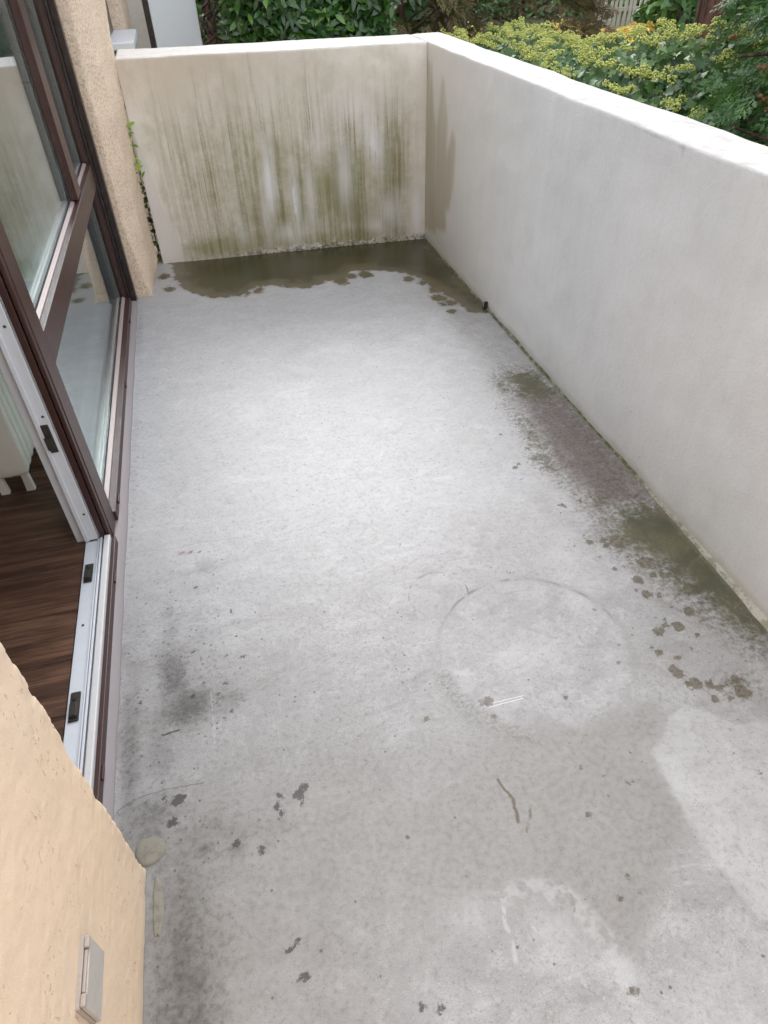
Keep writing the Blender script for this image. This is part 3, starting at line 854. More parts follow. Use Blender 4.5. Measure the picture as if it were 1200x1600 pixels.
# far pillar, leaning plaster with a worn chamfer
lv = [(-.01, -.402, -.392, -.374), (.012, -.404, -.392, -.374), (.03, -.410, -.388, -.366), (.25, -.440, -.384, -.368), (.45, -.455, -.386, -.362), (.75, -.452, -.384, -.345), (1.08, -.445, -.380, -.331), (1.39, -.430, -.372, -.308), (1.8, -.42, -.37, -.30), (2.6, -.42, -.37, -.30)]
zz = np.concatenate([np.arange(-.01, 1.45, .011), [1.6, 1.8, 2.2, 2.6]])
a_ = np.interp(zz, [l[0] for l in lv], [l[1] for l in lv]); b_ = np.interp(zz, [l[0] for l in lv], [l[2] for l in lv]); c_ = np.interp(zz, [l[0] for l in lv], [l[3] for l in lv])
segs = []
def lerp(p, q, n): return [(p[0] + (q[0] - p[0]) * k / n, p[1] + (q[1] - p[1]) * k / n) for k in range(n)]
cols = []
for i in range(len(zz)):
    p0, p1, p2, p3, p4, p5 = (-.70, 4.042), (-.500, 4.042), (a_[i], 4.040), (b_[i], 4.20), (c_[i], 4.552), (-.70, 4.60)
    cols.append([p0] + lerp(p1, p2, 6) + lerp(p2, p3, 8) + lerp(p3, p4, 22) + lerp(p4, (c_[i] - .03, 4.585), 4) + [p5])
Pp = np.array(cols)
S1 = np.tile(np.arange(Pp.shape[1]) * .016, (len(zz), 1)); Z1 = np.tile(zz[:, None], (1, Pp.shape[1]))
dd = vnoise(S1, Z1, 40, 41) * .004 + vnoise(S1, Z1, 9, 42) * .008 + vnoise(S1, Z1, 90, 43) * .0016
Pp[..., 0] += dd; Pp[..., 1] -= dd * .3
me = grid_mesh('pillar', np.concatenate([Pp, Z1[..., None]], -1)); smooth(me)
link('pillar', me, M['pillar'], house)
# lintel and end wall; unseen house top kept low to admit sky light
mb = MB(); mb.box((-.72, .60, 2.22), (-.50, 4.2, 2.60)); mb.build('lintel', M['peach'], house)
mb = MB(); mb.box((-.72, -2.1, -.6), (1.6, -2.0, 2.6)); mb.build('end_wall', M['peach'], house)
# flashing strip on the floor along the frame
n = 200
ys_ = np.linspace(4.03, .70, n)
ed = -.484 + vnoise(ys_, ys_ * 0, 9, 51) * .004
me = grid_mesh('floor_flashing', np.stack([np.stack([np.full(n, -.535), ys_, np.full(n, .010)], -1), np.stack([ed - .002, ys_, np.full(n, .0075)], -1), np.stack([ed, ys_, np.full(n, .0)], -1)], 1))
link('floor_flashing', me, M['strip'], house)

# ---- the window with its three panes
win = bpy.data.objects.new('window', None); COL.objects.link(win); win.parent = house; win.location = (0, 0, 0)
WL[win.name] = WL[house.name]
win['label'] = 'fixed brown window with upper panes and one long lower pane'
GX = -.560            # outer glass plane
XO, XI = -.520, -.607 # outer and inner faces of the frame
def fr(name, a, b, mat='brown', bev=.0018, parent=None, label=None):
    mb = MB(); mb.box(a, b, bev, 2); return mb.build(name, M[mat], parent or win, label)
# posts and bars
fr('post', (-.558, 1.905, .02), (XO, 2.006, 2.22))
fr('post_rib', (-.5345, 1.882, .020), (-.5225, 1.9045, 2.22))
fr('post_rib', (-.558, 1.882, .020), (-.5385, 1.9045, 2.22))
fr('mullion', (-.558, 3.285, .752), (-.5235, 3.415, 2.22))
fr('transom', (-.558, 2.0065, .640), (-.5205, 3.9355, .742))
fr('jamb', (-.600, 3.936, .02), (-.528, 4.040, 2.22), 'jamb')
fr('jamb_rib', (-.5275, 3.955, .02), (-.515, 4.038, 2.22), 'black')
fr('guide_rail', (-.5145, 3.985, .006), (-.486, 4.036, 2.22), 'black')
fr('sill_rail', (-.555, 2.0065, .012), (-.512, 3.9355, .052), 'brown', .003)
fr('head_rail', (-.600, 1.905, 2.18), (XO, 3.935, 2.22))
# bevelled ledges (glazing beads), sky sheen painted in as pale mauve
def bead_y(y0, y1, z0, z1, x0=-.554, x1=-.516):
    mb = MB(); mb.prism([(x1, z0), (x1, z0 + .004), (x0, z1), (x0, z0)], 'y', y0, y1); mb.build('glazing_bead', M['bead'], win)
bead_y(2.0075, 3.935, .0525, .062, x0=-.5545, x1=-.5385)
bead_y(2.0075, 3.2845, .7425, .752, x1=-.541)
bead_y(3.4155, 3.935, .7425, .752, x1=-.541)
def vbead(y0, y1, z0, z1):
    mb = MB(); mb.box((-.5535, y0, z0), (-.534, y1, z1), .0015); mb.build('glazing_bead', M['brown'], win)
vbead(3.276, 3.2845, .754, 2.18); vbead(3.926, 3.9355, .754, 2.18); vbead(3.926, 3.9355, .064, .638)
# double glazing
def pane(y0, y1, z0, z1):
    for k, gx in enumerate((GX, GX - .013, GX - .026)):
        g = MB(); g.box((gx - .004, y0, z0), (gx, y1, z1)); g.build('glass_pane', M['glass'], win)
    for (a, b) in [((GX - g_ - .0125, y0, z0), (GX - g_ - .0045, y1, z0 + .009)) for g_ in (0, .013)] + [((GX - g_ - .0125, y0, z0 + .0095), (GX - g_ - .0045, y0 + .009, z1)) for g_ in (0, .013)] + [((GX - g_ - .0125, y1 - .009, z0 + .0095), (GX - g_ - .0045, y1, z1)) for g_ in (0, .013)]:
        fr('spacer', a, b, 'spacer', 0)
    fr('gasket', (GX + .0005, y0, z0 - .003), (GX + .003, y1, z0 + .0005), 'gasket', 0)
pane(2.0075, 3.925, .064, .638)
pane(2.0075, 3.275, .754, 2.178)
pane(3.417, 3.925, .754, 2.178)
# white inner frame; added steps imitate reflected spacer lines in the panes
def steps(y0, y1, z0):
    mb = MB()
    for k in range(7):
        xa = -.592 - k * .0115
        mb.box((xa - .0085, y0, z0 - .06), (xa, y1, z0 - .002 + k * .0030), .0012)
    mb.build('reflection_steps', M['white'], win)
steps(2.0, 3.93, .072); steps(2.0, 3.93, .762)
fr('inner_post', (-.640, 1.90, .02), (-.5920, 1.998, 2.22), 'white', .003)
fr('inner_post', (-.640, 3.94, .02), (-.6015, 4.03, 2.22), 'white', .003)
fr('inner_mullion', (-.640, 3.30, .80), (-.5920, 3.41, 2.20), 'white', .003)
fr('inner_transom', (-.640, 2.0, .645), (-.5920, 3.93, .705), 'white', .003)
# little weep-hole caps on the sill rail
for yc in (3.66, 2.96, 2.10):
    mb = MB(); mb.box((-.5115, yc - .020, .026), (-.5065, yc + .020, .040), .002, 2); mb.build('weep_cap', M['brown'], win)

# ---- the door opening
door = bpy.data.objects.new('door_frame', None); COL.objects.link(door); door.parent = house; door.location = (0, 0, 0)
WL[door.name] = WL[house.name]
door['label'] = 'open balcony door frame, white inside and brown outside'
D0, D1 = .66, 1.8815
fr('outer_sill', (-.5215, D0, .010), (-.508, D1, .044), 'brown', .003, door)
fr('threshold_strip', (-.5425, D0, .008), (-.5225, D1 - .002, .060), 'alu', .0035, door)
fr('threshold_groove', (-.5485, D0, .005), (-.5430, D1, .030), 'gasket', 0, door)
fr('threshold_rail', (-.5565, D0, .008), (-.5490, D1, .052), 'white', .002, door)
fr('threshold_rail', (-.5650, D0, .008), (-.5595, D1, .047), 'white', .002, door)
fr('threshold_rail', (-.6080, D0, .008), (-.5655, D1, .040), 'white', .0025, door)
fr('jamb_lining', (-.6080, 1.884, .042), (-.5640, 1.899, 2.2), 'white', .003, door)
fr('jamb_lining', (-.5630, 1.889, .050), (-.5590, 1.9035, 2.2), 'white', .0015, door)
fr('jamb_lining', (-.6080, 1.878, .042), (-.5950, 1.8835, 2.2), 'white', .0015, door)
def screw(p, axis):
    mb = MB()
    a = Vector(p); d = Vector(axis)
    mb.tube([a, a + d * .0015, a + d * .0028], [.0042, .0042, .003], 10)
    mb.build('screw', M['steel'], door, sm=False)
for z in (.822, .539, .158, 1.12, 1.45): screw((-.578, 1.8838, z), (0, -1, 0))
screw((-.588, 1.50, .040), (0, 0, 1)); screw((-.586, 1.20, .040), (0, 0, 1))
def striker(c, along, up, ln, lab=None):
    """striker plate: rounded plate with a raised hooked block and two screws"""
    c = Vector(c); u = Vector(along); w = Vector(up); v = u.cross(w)
    mb = MB()
    def rbox(a0, a1, b0, b1, h0, h1, bev):
        vs = []
        for h in (h0, h1):
            for (a, b) in ((a0, b0), (a1, b0), (a1, b1), (a0, b1)):
                vs.append(mb.bm.verts.new(c + u * a + v * b + w * h))
        f = [mb.bm.faces.new([vs[i] for i in q]) for q in ((0, 3, 2, 1), (4, 5, 6, 7), (0, 1, 5, 4), (1, 2, 6, 5), (2, 3, 7, 6), (3, 0, 4, 7))]
        bmesh.ops.bevel(mb.bm, geom=list({e for q in f for e in q.edges}), offset=bev, segments=2, affect='EDGES')
    rbox(-ln / 2, ln / 2, -.014, .013, 0, .004, .0018)
    rbox(-ln * .40, ln * .12, -.012, .010, .0035, .013, .004)
    rbox(ln * .2, ln * .40, -.008, .002, .0035, .008, .002)
    o = mb.build('striker_plate', M['steel'], door, lab)
    return o
striker((-.586, 1.8835, .462), (0, 0, 1), (0, -1, 0), .10)
striker((-.586, 1.722, .041), (0, 1, 0), (0, 0, 1), .085)
striker((-.586, 1.208, .041), (0, 1, 0), (0, 0, 1), .095)
for yc in (1.690, 1.0):
    mb = MB(); mb.box((-.5085, yc - .020, .022), (-.5035, yc + .020, .034), .002, 2); mb.build('weep_cap', M['brown'], door)

# ---- small flip-lid outlet on the near wall
ob = thing('outlet_box', 'small grey flip lid outlet box on the peach wall at the bottom left', 'outlet box', (-.41, .44, .34))
mb = MB(); mb.box((-.414, .387, .303), (-.4035, .490, .388), .002, 2); mb.build('box_body', M['plate_d'], ob)
mb = MB(); mb.box((-.403, .389, .305), (-.3960, .488, .381), .0015, 2); mb.build('lid', M['plate'], ob)
for y0 in (.389, .470):
    mb = MB(); mb.box((-.4030, y0, .3815), (-.3950, y0 + .018, .3905), .002, 2); mb.build('hinge', M['plate_d'], ob)
mb = MB(); mb.box((-.4025, .4085, .3815), (-.3975, .4685, .3875), .0015, 2); mb.build('hinge_bar', M['plate_d'], ob)

# blob of cement and pale smear at the wall's foot
n = 26
ang = np.linspace(0, 2 * math.pi, n, endpoint=False)
def pat(cx, cy, rx, ry, h, seed):
    V = [(cx, cy, h)]
    for ri, hh in ((.35, h * .98), (.7, h * .85), (.93, h * .5), (1.0, -.002)):
        for a in ang:
            k = 1 + vnoise(np.array([math.cos(a) * 2 + 5]), np.array([math.sin(a) * 2 + 5]), 1.3, seed)[0] * .35
            V.append((cx + math.cos(a) * rx * ri * k, cy + math.sin(a) * ry * ri * k, hh))
    F = []
    me = bpy.data.meshes.new('cement'); 
    for i in range(n): F.append((0, 1 + i, 1 + (i + 1) % n))
    for r_ in range(3):
        for i in range(n):
            a, b = 1 + r_ * n + i, 1 + r_ * n + (i + 1) % n
            F.append((a, a + n, b + n, b))
    me.from_pydata(V, [], F); smooth(me); me.update()
    return me
M['cement'] = mat_paint('cement_patch', (.225, .215, .175), .85, .8, (.13, .125, .11), 0, .0012)
tag(link('cement_patch', pat(-.400, .792, .036, .034, .0018, 3), M['cement']), 'rounded beige cement patch on the floor at the corner of the peach wall', 'cement patch')
tag(link('cement_smear', pat(-.381, .665, .012, .066, .0006, 6), M['cement']), 'narrow beige cement smear on the floor along the near peach wall', 'cement smear')

# ================================================================== THE ROOM
rm = MB(); rm.box((-4.5, .3, -.05), (-.61, 5.0, .022)); rf = rm.build('room_floor', M['wood'])
tag(rf, 'dark brown wood laminate floor inside the room', kind='structure')
pl_mesh = None
for r_ in range(12):
    for c_i in range(3):
        w_, l_ = .192, 1.28
        y0 = .62 + r_ * w_; x1 = -.612 - c_i * l_ + (r_ * .43 % 1.0) * .9
        xa, xb = x1 - l_, min(x1, -.612)
        if xb - xa < .1: continue
        mb = MB(); mb.box((xa + .0008, y0 + .0008, .0225), (xb - .0008, y0 + w_ - .0008, .031), .0012)
        mb.build('plank', M['wood'], rf)
mb = MB()
mb.box((-4.6, .2, -.1), (-4.5, 5.1, 2.6)); mb.box((-4.5, .2, -.1), (-.72, .3, 2.6)); mb.box((-4.5, 5.0, -.1), (-.61, 5.1, 2.6))
mb.box((-.72, 4.62, -.1), (-.61, 5.0, 2.6))
tag(mb.build('room_walls', M['room']), 'pale walls inside the room behind the window', kind='structure')
mb = MB(); mb.box((-4.6, .2, 2.6), (-.73, 5.1, 2.7)); tag(mb.build('room_ceiling', M['room']), 'ceiling of the room', kind='structure')
# column radiator behind the window
ra = thing('radiator', 'white ribbed column radiator standing just inside the balcony window', 'radiator', (-.87, 2.24, .03))
sec = MB()
out = []
rw_, rh_, rx_ = .024, .58, .150
def rsec(mb, y0):
    # one flat column: rounded slab with waist
    pts = []
    for k in range(24):
        a = 2 * math.pi * k / 24
        ca, sa = math.cos(a), math.sin(a)
        e = .25
        pts.append((math.copysign(abs(ca) ** e, ca) * rx_ / 2 - .875, math.copysign(abs(sa) ** .18, sa) * rh_ / 2 + .40))
    mb.prism(pts, 'y', y0, y0 + rw_ * 1.55, .0105)
secm = None
for k in range(15):
    mb = MB(); rsec(mb, 2.235 + k * .052)
    mb.tube([(-.875, 2.24 + k * .052, .16), (-.875, 2.30 + k * .052, .16)], .02, 8)
    mb.tube([(-.875, 2.24 + k * .052, .62), (-.875, 2.30 + k * .052, .62)], .02, 8)
    o = mb.build('column', M['radiator'], ra, sm=True)
for yk in (2.25, 2.92):
    for xk in (-.835, -.925):
        mb = MB(); mb.prism([(xk - .014, .030), (xk + .018, .030), (xk + .014, .125), (xk - .010, .125)], 'y', yk, yk + .022, .003); mb.build('foot', M['radiator'], ra)

# ================================================================== NEIGHBOUR
nb = thing('neighbour_house', 'beige corner of the next house with a window sill, past the peach pillar', 'house', (-.4, 6.5, -.6))
mb = MB(); mb.box((-3.0, 4.64, -.6), (-.46, 6.0, 3.2)); mb.build('wall', M['pillar'], nb)
mb = MB(); mb.box((-3.0, 6.95, -.6), (-.36, 8.0, 3.2)); mb.build('wall', M['pillar'], nb)
mb = MB(); mb.box((-.62, 8.01, -.6), (-.215, 8.4, 3.2), .01); mb.build('wall', M['slab'], nb)
mb = MB(); mb.box((-.55, 6.02, .6), (-.46, 6.93, 3.0)); mb.build('window_frame', M['black'], nb)
mb = MB(); mb.box((-.48, 6.03, .985), (-.285, 6.93, 1.03), .006); mb.build('window_sill', M['white'], nb)
mb = MB(); mb.box((-3.0, 6.005, -.6), (-.50, 6.945, .6)); mb.build('wall', M['pillar'], nb)
pn = thing('privacy_panel', 'tall pale blue flat panel standing beyond the far end of the balcony', 'panel', (.02, 7.6, -.6))
mb = MB(); mb.box((-.165, 7.55, -.6), (.235, 7.60, 2.4), .004); mb.build('sheet', M['panel'], pn)
mb = MB(); mb.box((-.215, 7.54, -.6), (-.172, 7.62, 2.4), .003); mb.build('dark_gap_strip', M['black'], pn)  # added black strip imitating the shaded gap beside the panel
mb = MB(); mb.box((.20, 7.50, .77), (.30, 7.60, .80), .003); mb.build('panel_bracket', M['white'], pn)

# ================================================================== VEGETATION
def rotm(n):
    """random rotations (n,3,3) whose z axis is near the given normals"""
    n = n / np.linalg.norm(n, axis=1, keepdims=True)
    a = rng.normal(size=n.shape)
    u = a - (a * n).sum(1, keepdims=True) * n
    u /= np.linalg.norm(u, axis=1, keepdims=True)
    v = np.cross(n, u)
    return np.stack([u, v, n], -1)
def rot_dir(d, up):
    """x axis along d, z axis near up"""
    d = d / np.linalg.norm(d, axis=1, keepdims=True)
    v = np.cross(up, d); v /= np.linalg.norm(v, axis=1, keepdims=True) + 1e-9
    n = np.cross(d, v)
    return np.stack([d, v, n], -1)
def joined(name, tv, tf, pos, rot, sc):
    N = len(pos)
    V = np.einsum('nij,kj->nki', rot, tv) * sc[:, None, None] + pos[:, None, :]
    F = tf[None] + (np.arange(N) * len(tv))[:, None, None]
    return mesh_np(name, V.reshape(-1, 3), F.reshape(-1, tf.shape[1]))
def visible_order(pos):
    """indices sorted by projected size, those in frame first"""
    d = pos - CAMP
    c = d @ Rw
    dep = -c[:, 2]
    u = 600 + 1054 * c[:, 0] / dep; v = 800 - 1054 * c[:, 1] / dep
    # height at which the line of sight clears the parapets
    ok = (dep > .1) & (u > -10) & (u < 1210) & (v > -10) & (v < 1600)
    tr = np.where(d[:, 0] > 0, 1.6 / np.maximum(d[:, 0], 1e-3), 9)
    tb = 4.9 / np.maximum(d[:, 1], 1e-3)
    tt = np.minimum(tr, tb)
    ok &= (1.6 + d[:, 2] * tt) > 1.10
    return np.argsort(np.where(ok, dep, dep + 1000)), ok
def foliage(root, tv, tf, pos, rot, sc, mat, nparts=0, cull=False):
    """the leaves that show largest become parts, the rest one 'stuff' part"""
    order, ok = visible_order(pos)
    k = min(nparts, int(ok.sum()))
    sel, rest = order[:k], order[k:]
    if k:
        me = mesh_np('leaf', tv, tf); smooth(me); me.materials.append(mat)
        base = Vector(world_loc(root))
        for i in sel:
            o = bpy.data.objects.new('leaf', me)
            Mx = Matrix(((*(rot[i][0] * sc[i]), pos[i][0] - base.x), (*(rot[i][1] * sc[i]), pos[i][1] - base.y), (*(rot[i][2] * sc[i]), pos[i][2] - base.z), (0, 0, 0, 1)))
            COL.objects.link(o); o.parent = root; o.matrix_local = Mx
    me = joined('foliage', tv, tf, pos[rest], rot[rest], sc[rest]); smooth(me)
    o = link('foliage', me, mat, root); o['kind'] = 'stuff'
    return o
# leaf templates (quads)
def ivy_leaf():
    # five-lobed outline, folded along the midrib
    L = [(0, 0), (.28, .42), (.10, .62), (.50, .40), (1.0, 0)]
    V = [(0, 0, 0), (.5, 0, .0), (1.0, 0, -.10), (.10, .55, .07), (.42, .34, .06), (.62, .50, .05), (.10, -.55, .07), (.42, -.34, .06), (.62, -.50, .05), (.25, 0, 0), (.72, .18, .02), (.72, -.18, .02)]
    F = [(0, 9, 4, 3), (9, 1, 5, 4), (1, 2, 10, 5), (0, 6, 7, 9), (9, 7, 8, 1), (1, 8, 11, 2)]
    return np.array(V, float) - np.array([.3, 0, 0]), np.array(F)
def ell_leaf():
    V = [(0, 0, 0), (.35, .17, .05), (.70, .15, .03), (1, 0, -.09), (.70, -.15, .03), (.35, -.17, .05), (.35, 0, 0), (.70, 0, -.02)]
    F = [(0, 6, 1, 1), ]
    F = [(0, 6, 1, 0)]
    V = np.array(V, float)
    F = np.array([(0, 5, 6, 1), (6, 7, 2, 1), (5, 4, 7, 6), (7, 4, 3, 2)])
    return V, F
def thuja_frond(nb=9, seed=1):
    r = np.random.default_rng(seed)
    V, F = [], []
    def strip(p, q, w):
        p, q = np.array(p, float), np.array(q, float)
        d = q - p; nrm = np.array([-d[1], d[0], 0]); nrm /= np.linalg.norm(nrm)
        b = len(V)
        m = (p + q) / 2
        V.extend([p - nrm * w * .5, m - nrm * w * .6, q, m + nrm * w * .6 + (0, 0, .01)])
        F.append((b, b + 1, b + 2, b + 3))
    for k in range(nb):
        t = k / nb
        x0 = t * .9; s = 1 if k % 2 else -1
        L = (.42 * (1 - t) + .14) * r.uniform(.8, 1.15)
        a = R(48 - 12 * t)
        q = (x0 + math.cos(a) * L, s * math.sin(a) * L, r.uniform(-.06, .03))
        strip((x0, 0, 0), q, .055)
        for j in (.35, .6, .8):
            m = (x0 + math.cos(a) * L * j, s * math.sin(a) * L * j, q[2] * j)
            for s2 in (1, -1):
                a2 = s * a + s2 * R(38)
                l2 = L * .38 * (1.15 - j)+.02
                strip(m, (m[0] + math.cos(a2) * l2, m[1] + math.sin(a2) * l2, m[2] + .01), .035)
    strip((0, 0, 0), (.5, 0, .01), .04); strip((.5, 0, .01), (1.08, 0, -.04), .035)
    return np.array(V), np.array(F)
IV, IF = ivy_leaf(); EV, EF = ell_leaf(); TV, TF = thuja_frond()

# ---- flowering ivy mound beyond the long wall
def ivy_top(x, y):
    t_ = .98 + .09 * np.sin(y * 1.7 + 1) + .06 * np.sin(x * 3.1 + y) - .36 * np.clip(3.25 - x, 0, 1.6) * (1 - .62 * np.clip((y - 5.2) / 1.4, 0, 1))
    t_ = t_ - .05 * np.clip(y - 4.8, 0, 1.5) - .13 * np.clip(y - 6.2, 0, 5) - .22 * np.clip(4.4 - y, 0, 2)
    t_ = t_ - .6 * np.clip((x - (2.75 + .1 * y)) / 1.0, 0, 1)
    return t_ + .05 * np.sin(x * 9 + y * 5) * np.sin(y * 8)
ivy = thing('ivy_bush', 'big ivy bush with glossy leaves and yellow green flower heads behind the long wall', 'bush', (2.8, 5.2, -.6))
N = 26000
px = rng.uniform(1.72, 4.6, N); py = rng.uniform(2.6, 9.5, N)
dep = np.abs(rng.normal(0, .09, N)) + rng.choice([0, .05, .12], N)
pz = ivy_top(px, py) - dep
nr = np.stack([rng.normal(-.45, .45, N), rng.normal(-.55, .45, N), rng.uniform(.35, 1.1, N)], -1)
foliage(ivy, IV, IF, np.stack([px, py, pz], -1), rotm(nr), rng.uniform(.034, .068, N), M['ivy'], 295)
mb = MB()
for k in range(40):
    a = rng.uniform(0, 6.28); x0, y0 = 2.9 + rng.normal() * .6, 5.4 + rng.normal() * 1.6
    q = (x0 + math.cos(a) * .35, y0 + math.sin(a) * .35)
    mb.tube([(x0, y0, -.6), ((x0 + q[0]) / 2, (y0 + q[1]) / 2, .1), (q[0], q[1], float(ivy_top(q[0], q[1])) - .12)], [.02, .014, .006], 5)
mb.build('stems', M['twig'], ivy)['kind'] = 'stuff'
# umbels
ico = bmesh.new(); bmesh.ops.create_icosphere(ico, subdivisions=1, radius=1)
IV2 = np.array([v.co[:] for v in ico.verts]); IF2 = np.array([[v.index for v in f.verts] for f in ico.faces]); ico.free()
def umbel_mesh(nu, seed):
    r = np.random.default_rng(seed)
    C, Rr = [], []
    for k in range(nu):
        c0 = np.array([math.cos(k * 1.9 + seed) * r.uniform(.03, .04), math.sin(k * 1.9 + seed) * r.uniform(.03, .04), r.uniform(-.01, .015)]) if k else np.zeros(3)
        for j in range(24):
            dv = r.normal(size=3); dv[2] = abs(dv[2]) * .9 - .25; dv /= np.linalg.norm(dv)
            C.append(c0 + dv * .021 * r.uniform(.8, 1.1)); Rr.append(r.uniform(.0036, .0052))
    C = np.array(C); Rr = np.array(Rr)
    V = IV2[None] * Rr[:, None, None] + C[:, None, :]
    F = IF2[None] + (np.arange(len(C)) * len(IV2))[:, None, None]
    me = mesh_np('flower_cluster', V.reshape(-1, 3), F.reshape(-1, 3)); me.materials.append(M['umbel']); smooth(me)
    return me
UM = [umbel_mesh(4 + k % 3, 60 + k) for k in range(7)]
cnt = 0
used = []
for k in range(1600):
    if cnt >= 210: break
    x0, y0 = rng.uniform(2.0, 4.2), rng.uniform(3.6, 8.6)
    z0 = float(ivy_top(x0, y0))
    if rng.random() > np.clip((z0 - .42) * 1.8, .10, .85) * (.35 + .65 * (y0 > 4.0)): continue
    if any((x0 - q[0]) ** 2 + (y0 - q[1]) ** 2 < .115 ** 2 for q in used): continue
    used.append((x0, y0))
    o = bpy.data.objects.new('flower_cluster', UM[rng.integers(7)])
    COL.objects.link(o); o.parent = ivy
    o.location = (x0 - 2.8, y0 - 5.2, z0 + rng.uniform(0, .05) + .6)
    o.rotation_euler = (rng.normal() * .3, rng.normal() * .3, rng.uniform(0, 6))
    s_ = rng.uniform(.95, 1.55); o.scale = (s_, s_, s_)
    cnt += 1

# ---- laurel hedge behind the far wall
def box_shell(n, lo, hi, dep=.18):
    """points near the -y face, the top and the two ends of a box, with their outward normals"""
    lo, hi = np.array(lo, float), np.array(hi, float)
    P = rng.uniform(lo, hi, (n, 3)); Nn = np.zeros((n, 3))
    w = rng.random(n)
    f = w < .55; P[f, 1] = lo[1] + np.abs(rng.normal(0, dep, f.sum())); Nn[f] = (0, -1, .35)
    t_ = (w >= .55) & (w < .75); P[t_, 2] = hi[2] - np.abs(rng.normal(0, dep, t_.sum())); Nn[t_] = (0, -.2, 1)
    a = (w >= .75) & (w < .86); P[a, 0] = lo[0] + np.abs(rng.normal(0, dep, a.sum())); Nn[a] = (-1, -.2, .3)
    b = w >= .86; P[b, 0] = hi[0] - np.abs(rng.normal(0, dep, b.sum())); Nn[b] = (1, -.2, .3)
    P[:, 1] += .07 * np.sin(P[:, 0] * 6 + P[:, 2] * 5)
    return P, Nn + rng.normal(0, .45, (n, 3))
lh = thing('laurel_hedge', 'dark green glossy laurel hedge right behind the far balcony wall', 'hedge', (1.2, 7.2, -.6))
P, Nn = box_shell(15000, (.46, 6.9, -.5), (1.86, 8.1, 1.75))
foliage(lh, EV, EF, P, rotm(Nn), rng.uniform(.07, .13, len(P)), M['laurel'], 280)
mb = MB()
for k in range(9):
    x0 = .6 + k * .14
    mb.tube([(x0, 7.4, -.6), (x0 + .03, 7.38, .5), (x0 - .02, 7.36, 1.5)], [.025, .018, .008], 6)
mb.build('stems', M['twig'], lh)['kind'] = 'stuff'

# ---- conifers and dry shrubs
def conifer(name, label, cat, base, boxlo, boxhi, n, mats, drop, size, trunk=.06, branches=8):
    root = thing(name, label, cat, base)
    c0 = (np.array(boxlo) + np.array(boxhi)) / 2; h = (np.array(boxhi) - np.array(boxlo)) / 2
    for mi, (mat, frac) in enumerate(mats):
        m = int(n * frac)
        U = rng.normal(size=(m, 3)); U /= np.linalg.norm(U, axis=1, keepdims=True)
        U = np.sign(U) * np.abs(U) ** .6
        rr = rng.uniform(.55, 1.0, m)[:, None] ** .6
        cl = rng.normal(0, .05, (m, 3))
        P = c0 + U * h * rr + cl
        P[:, 0] += .08 * np.sin(P[:, 2] * 7 + P[:, 1] * 5)
        d = np.stack([U[:, 0] + rng.normal(0, .35, m), U[:, 1] + rng.normal(0, .35, m), np.full(m, -drop) + rng.normal(0, .3, m)], -1)
        up = np.stack([rng.normal(0, .5, m), rng.normal(0, .5, m) - .3, np.ones(m)], -1)
        me = joined('foliage', TV, TF, P, rot_dir(d, up), rng.uniform(.7, 1.25, m) * size)
        o = link('foliage', me, mat, root); o['kind'] = 'stuff'
    mb = MB()
    mb.tube([(base[0], base[1], -.62), (base[0] + .02, base[1], .6), (base[0], base[1] + .03, boxhi[2] * .95)], [trunk, trunk * .8, trunk * .3], 9)
    mb.build('trunk', M['bark'], root, sm=True)
    mb = MB()
    for k in range(branches):
        a = rng.uniform(0, 6.28); z0 = rng.uniform(0, boxhi[2] * .85)
        e = (base[0] + math.cos(a) * h[0] * .9, base[1] + math.sin(a) * h[1] * .9, z0 + rng.uniform(-.1, .4))
        mb.tube([(base[0], base[1], z0), ((base[0] + e[0]) / 2, (base[1] + e[1]) / 2, z0 + .18), e], [trunk * .35, trunk * .22, trunk * .08], 6)
    mb.build('branches', M['twig'], root)['kind'] = 'stuff'
    return root
# feathery thuja close on the right
th = conifer('thuja_tree', 'feathery green conifer with brown cones at the right edge behind the wall', 'tree', (3.45, 3.35, -.6), (2.80, 2.0, -.4), (4.5, 4.1, 2.6), 6500, [(M['thuja'], 1.0)], .75, .19, .09, 14)
P = []
for k in range(60):
    P.append((2.85 + rng.uniform(-.1, .5), rng.uniform(2.7, 4.1), rng.uniform(.35, 1.6)))
P = np.array(P)
me = joined('cones', IV2, IF2, np.repeat(P, 4, 0) + rng.normal(0, .012, (240, 3)), np.repeat(np.eye(3)[None], 240, 0), rng.uniform(.007, .012, 240)); smooth(me)
link('cones', me, M['cone'], th)['kind'] = 'stuff'
conifer('thuja_shrub', 'low light green conifer sprays between the ivy and the long wall', 'shrub', (2.5, 3.1, -.6), (2.0, 2.2, -.3), (2.95, 3.7, .64), 2300, [(M['thuja'], .8), (M['lime'], .06)], .35, .13, .03, 5)
conifer('brown_conifer', 'olive brown drooping conifer right of the laurel hedge', 'tree', (2.55, 9.2, -.6), (1.85, 8.5, -.5), (3.3, 9.9, 2.4), 3800, [(M['thujab'], .9), (M['dryfol'], .25)], 1.5, .17, .05, 16)
conifer('dry_shrub', 'reddish brown twiggy shrub behind the ivy flowers', 'shrub', (4.3, 9.8, -.6), (3.25, 9.2, -.5), (5.35, 10.6, 1.9), 7000, [(M['dryfol'], .7), (M['thujab'], .5)], .2, .17, .03, 26)
conifer('dark_conifer', 'dark shaded conifer with bare brown branches left of the laurel hedge', 'tree', (.38, 9.0, -.6), (-.2, 8.9, .6), (.9, 10.2, 3.0), 1500, [(M['thujab'], .5), (M['laurel'], .5)], .6, .16, .06, 30)
br = thing('bare_branches', 'curved bare brown branches between the pale panel and the laurel hedge', 'shrub', (.4, 8.5, -.6))
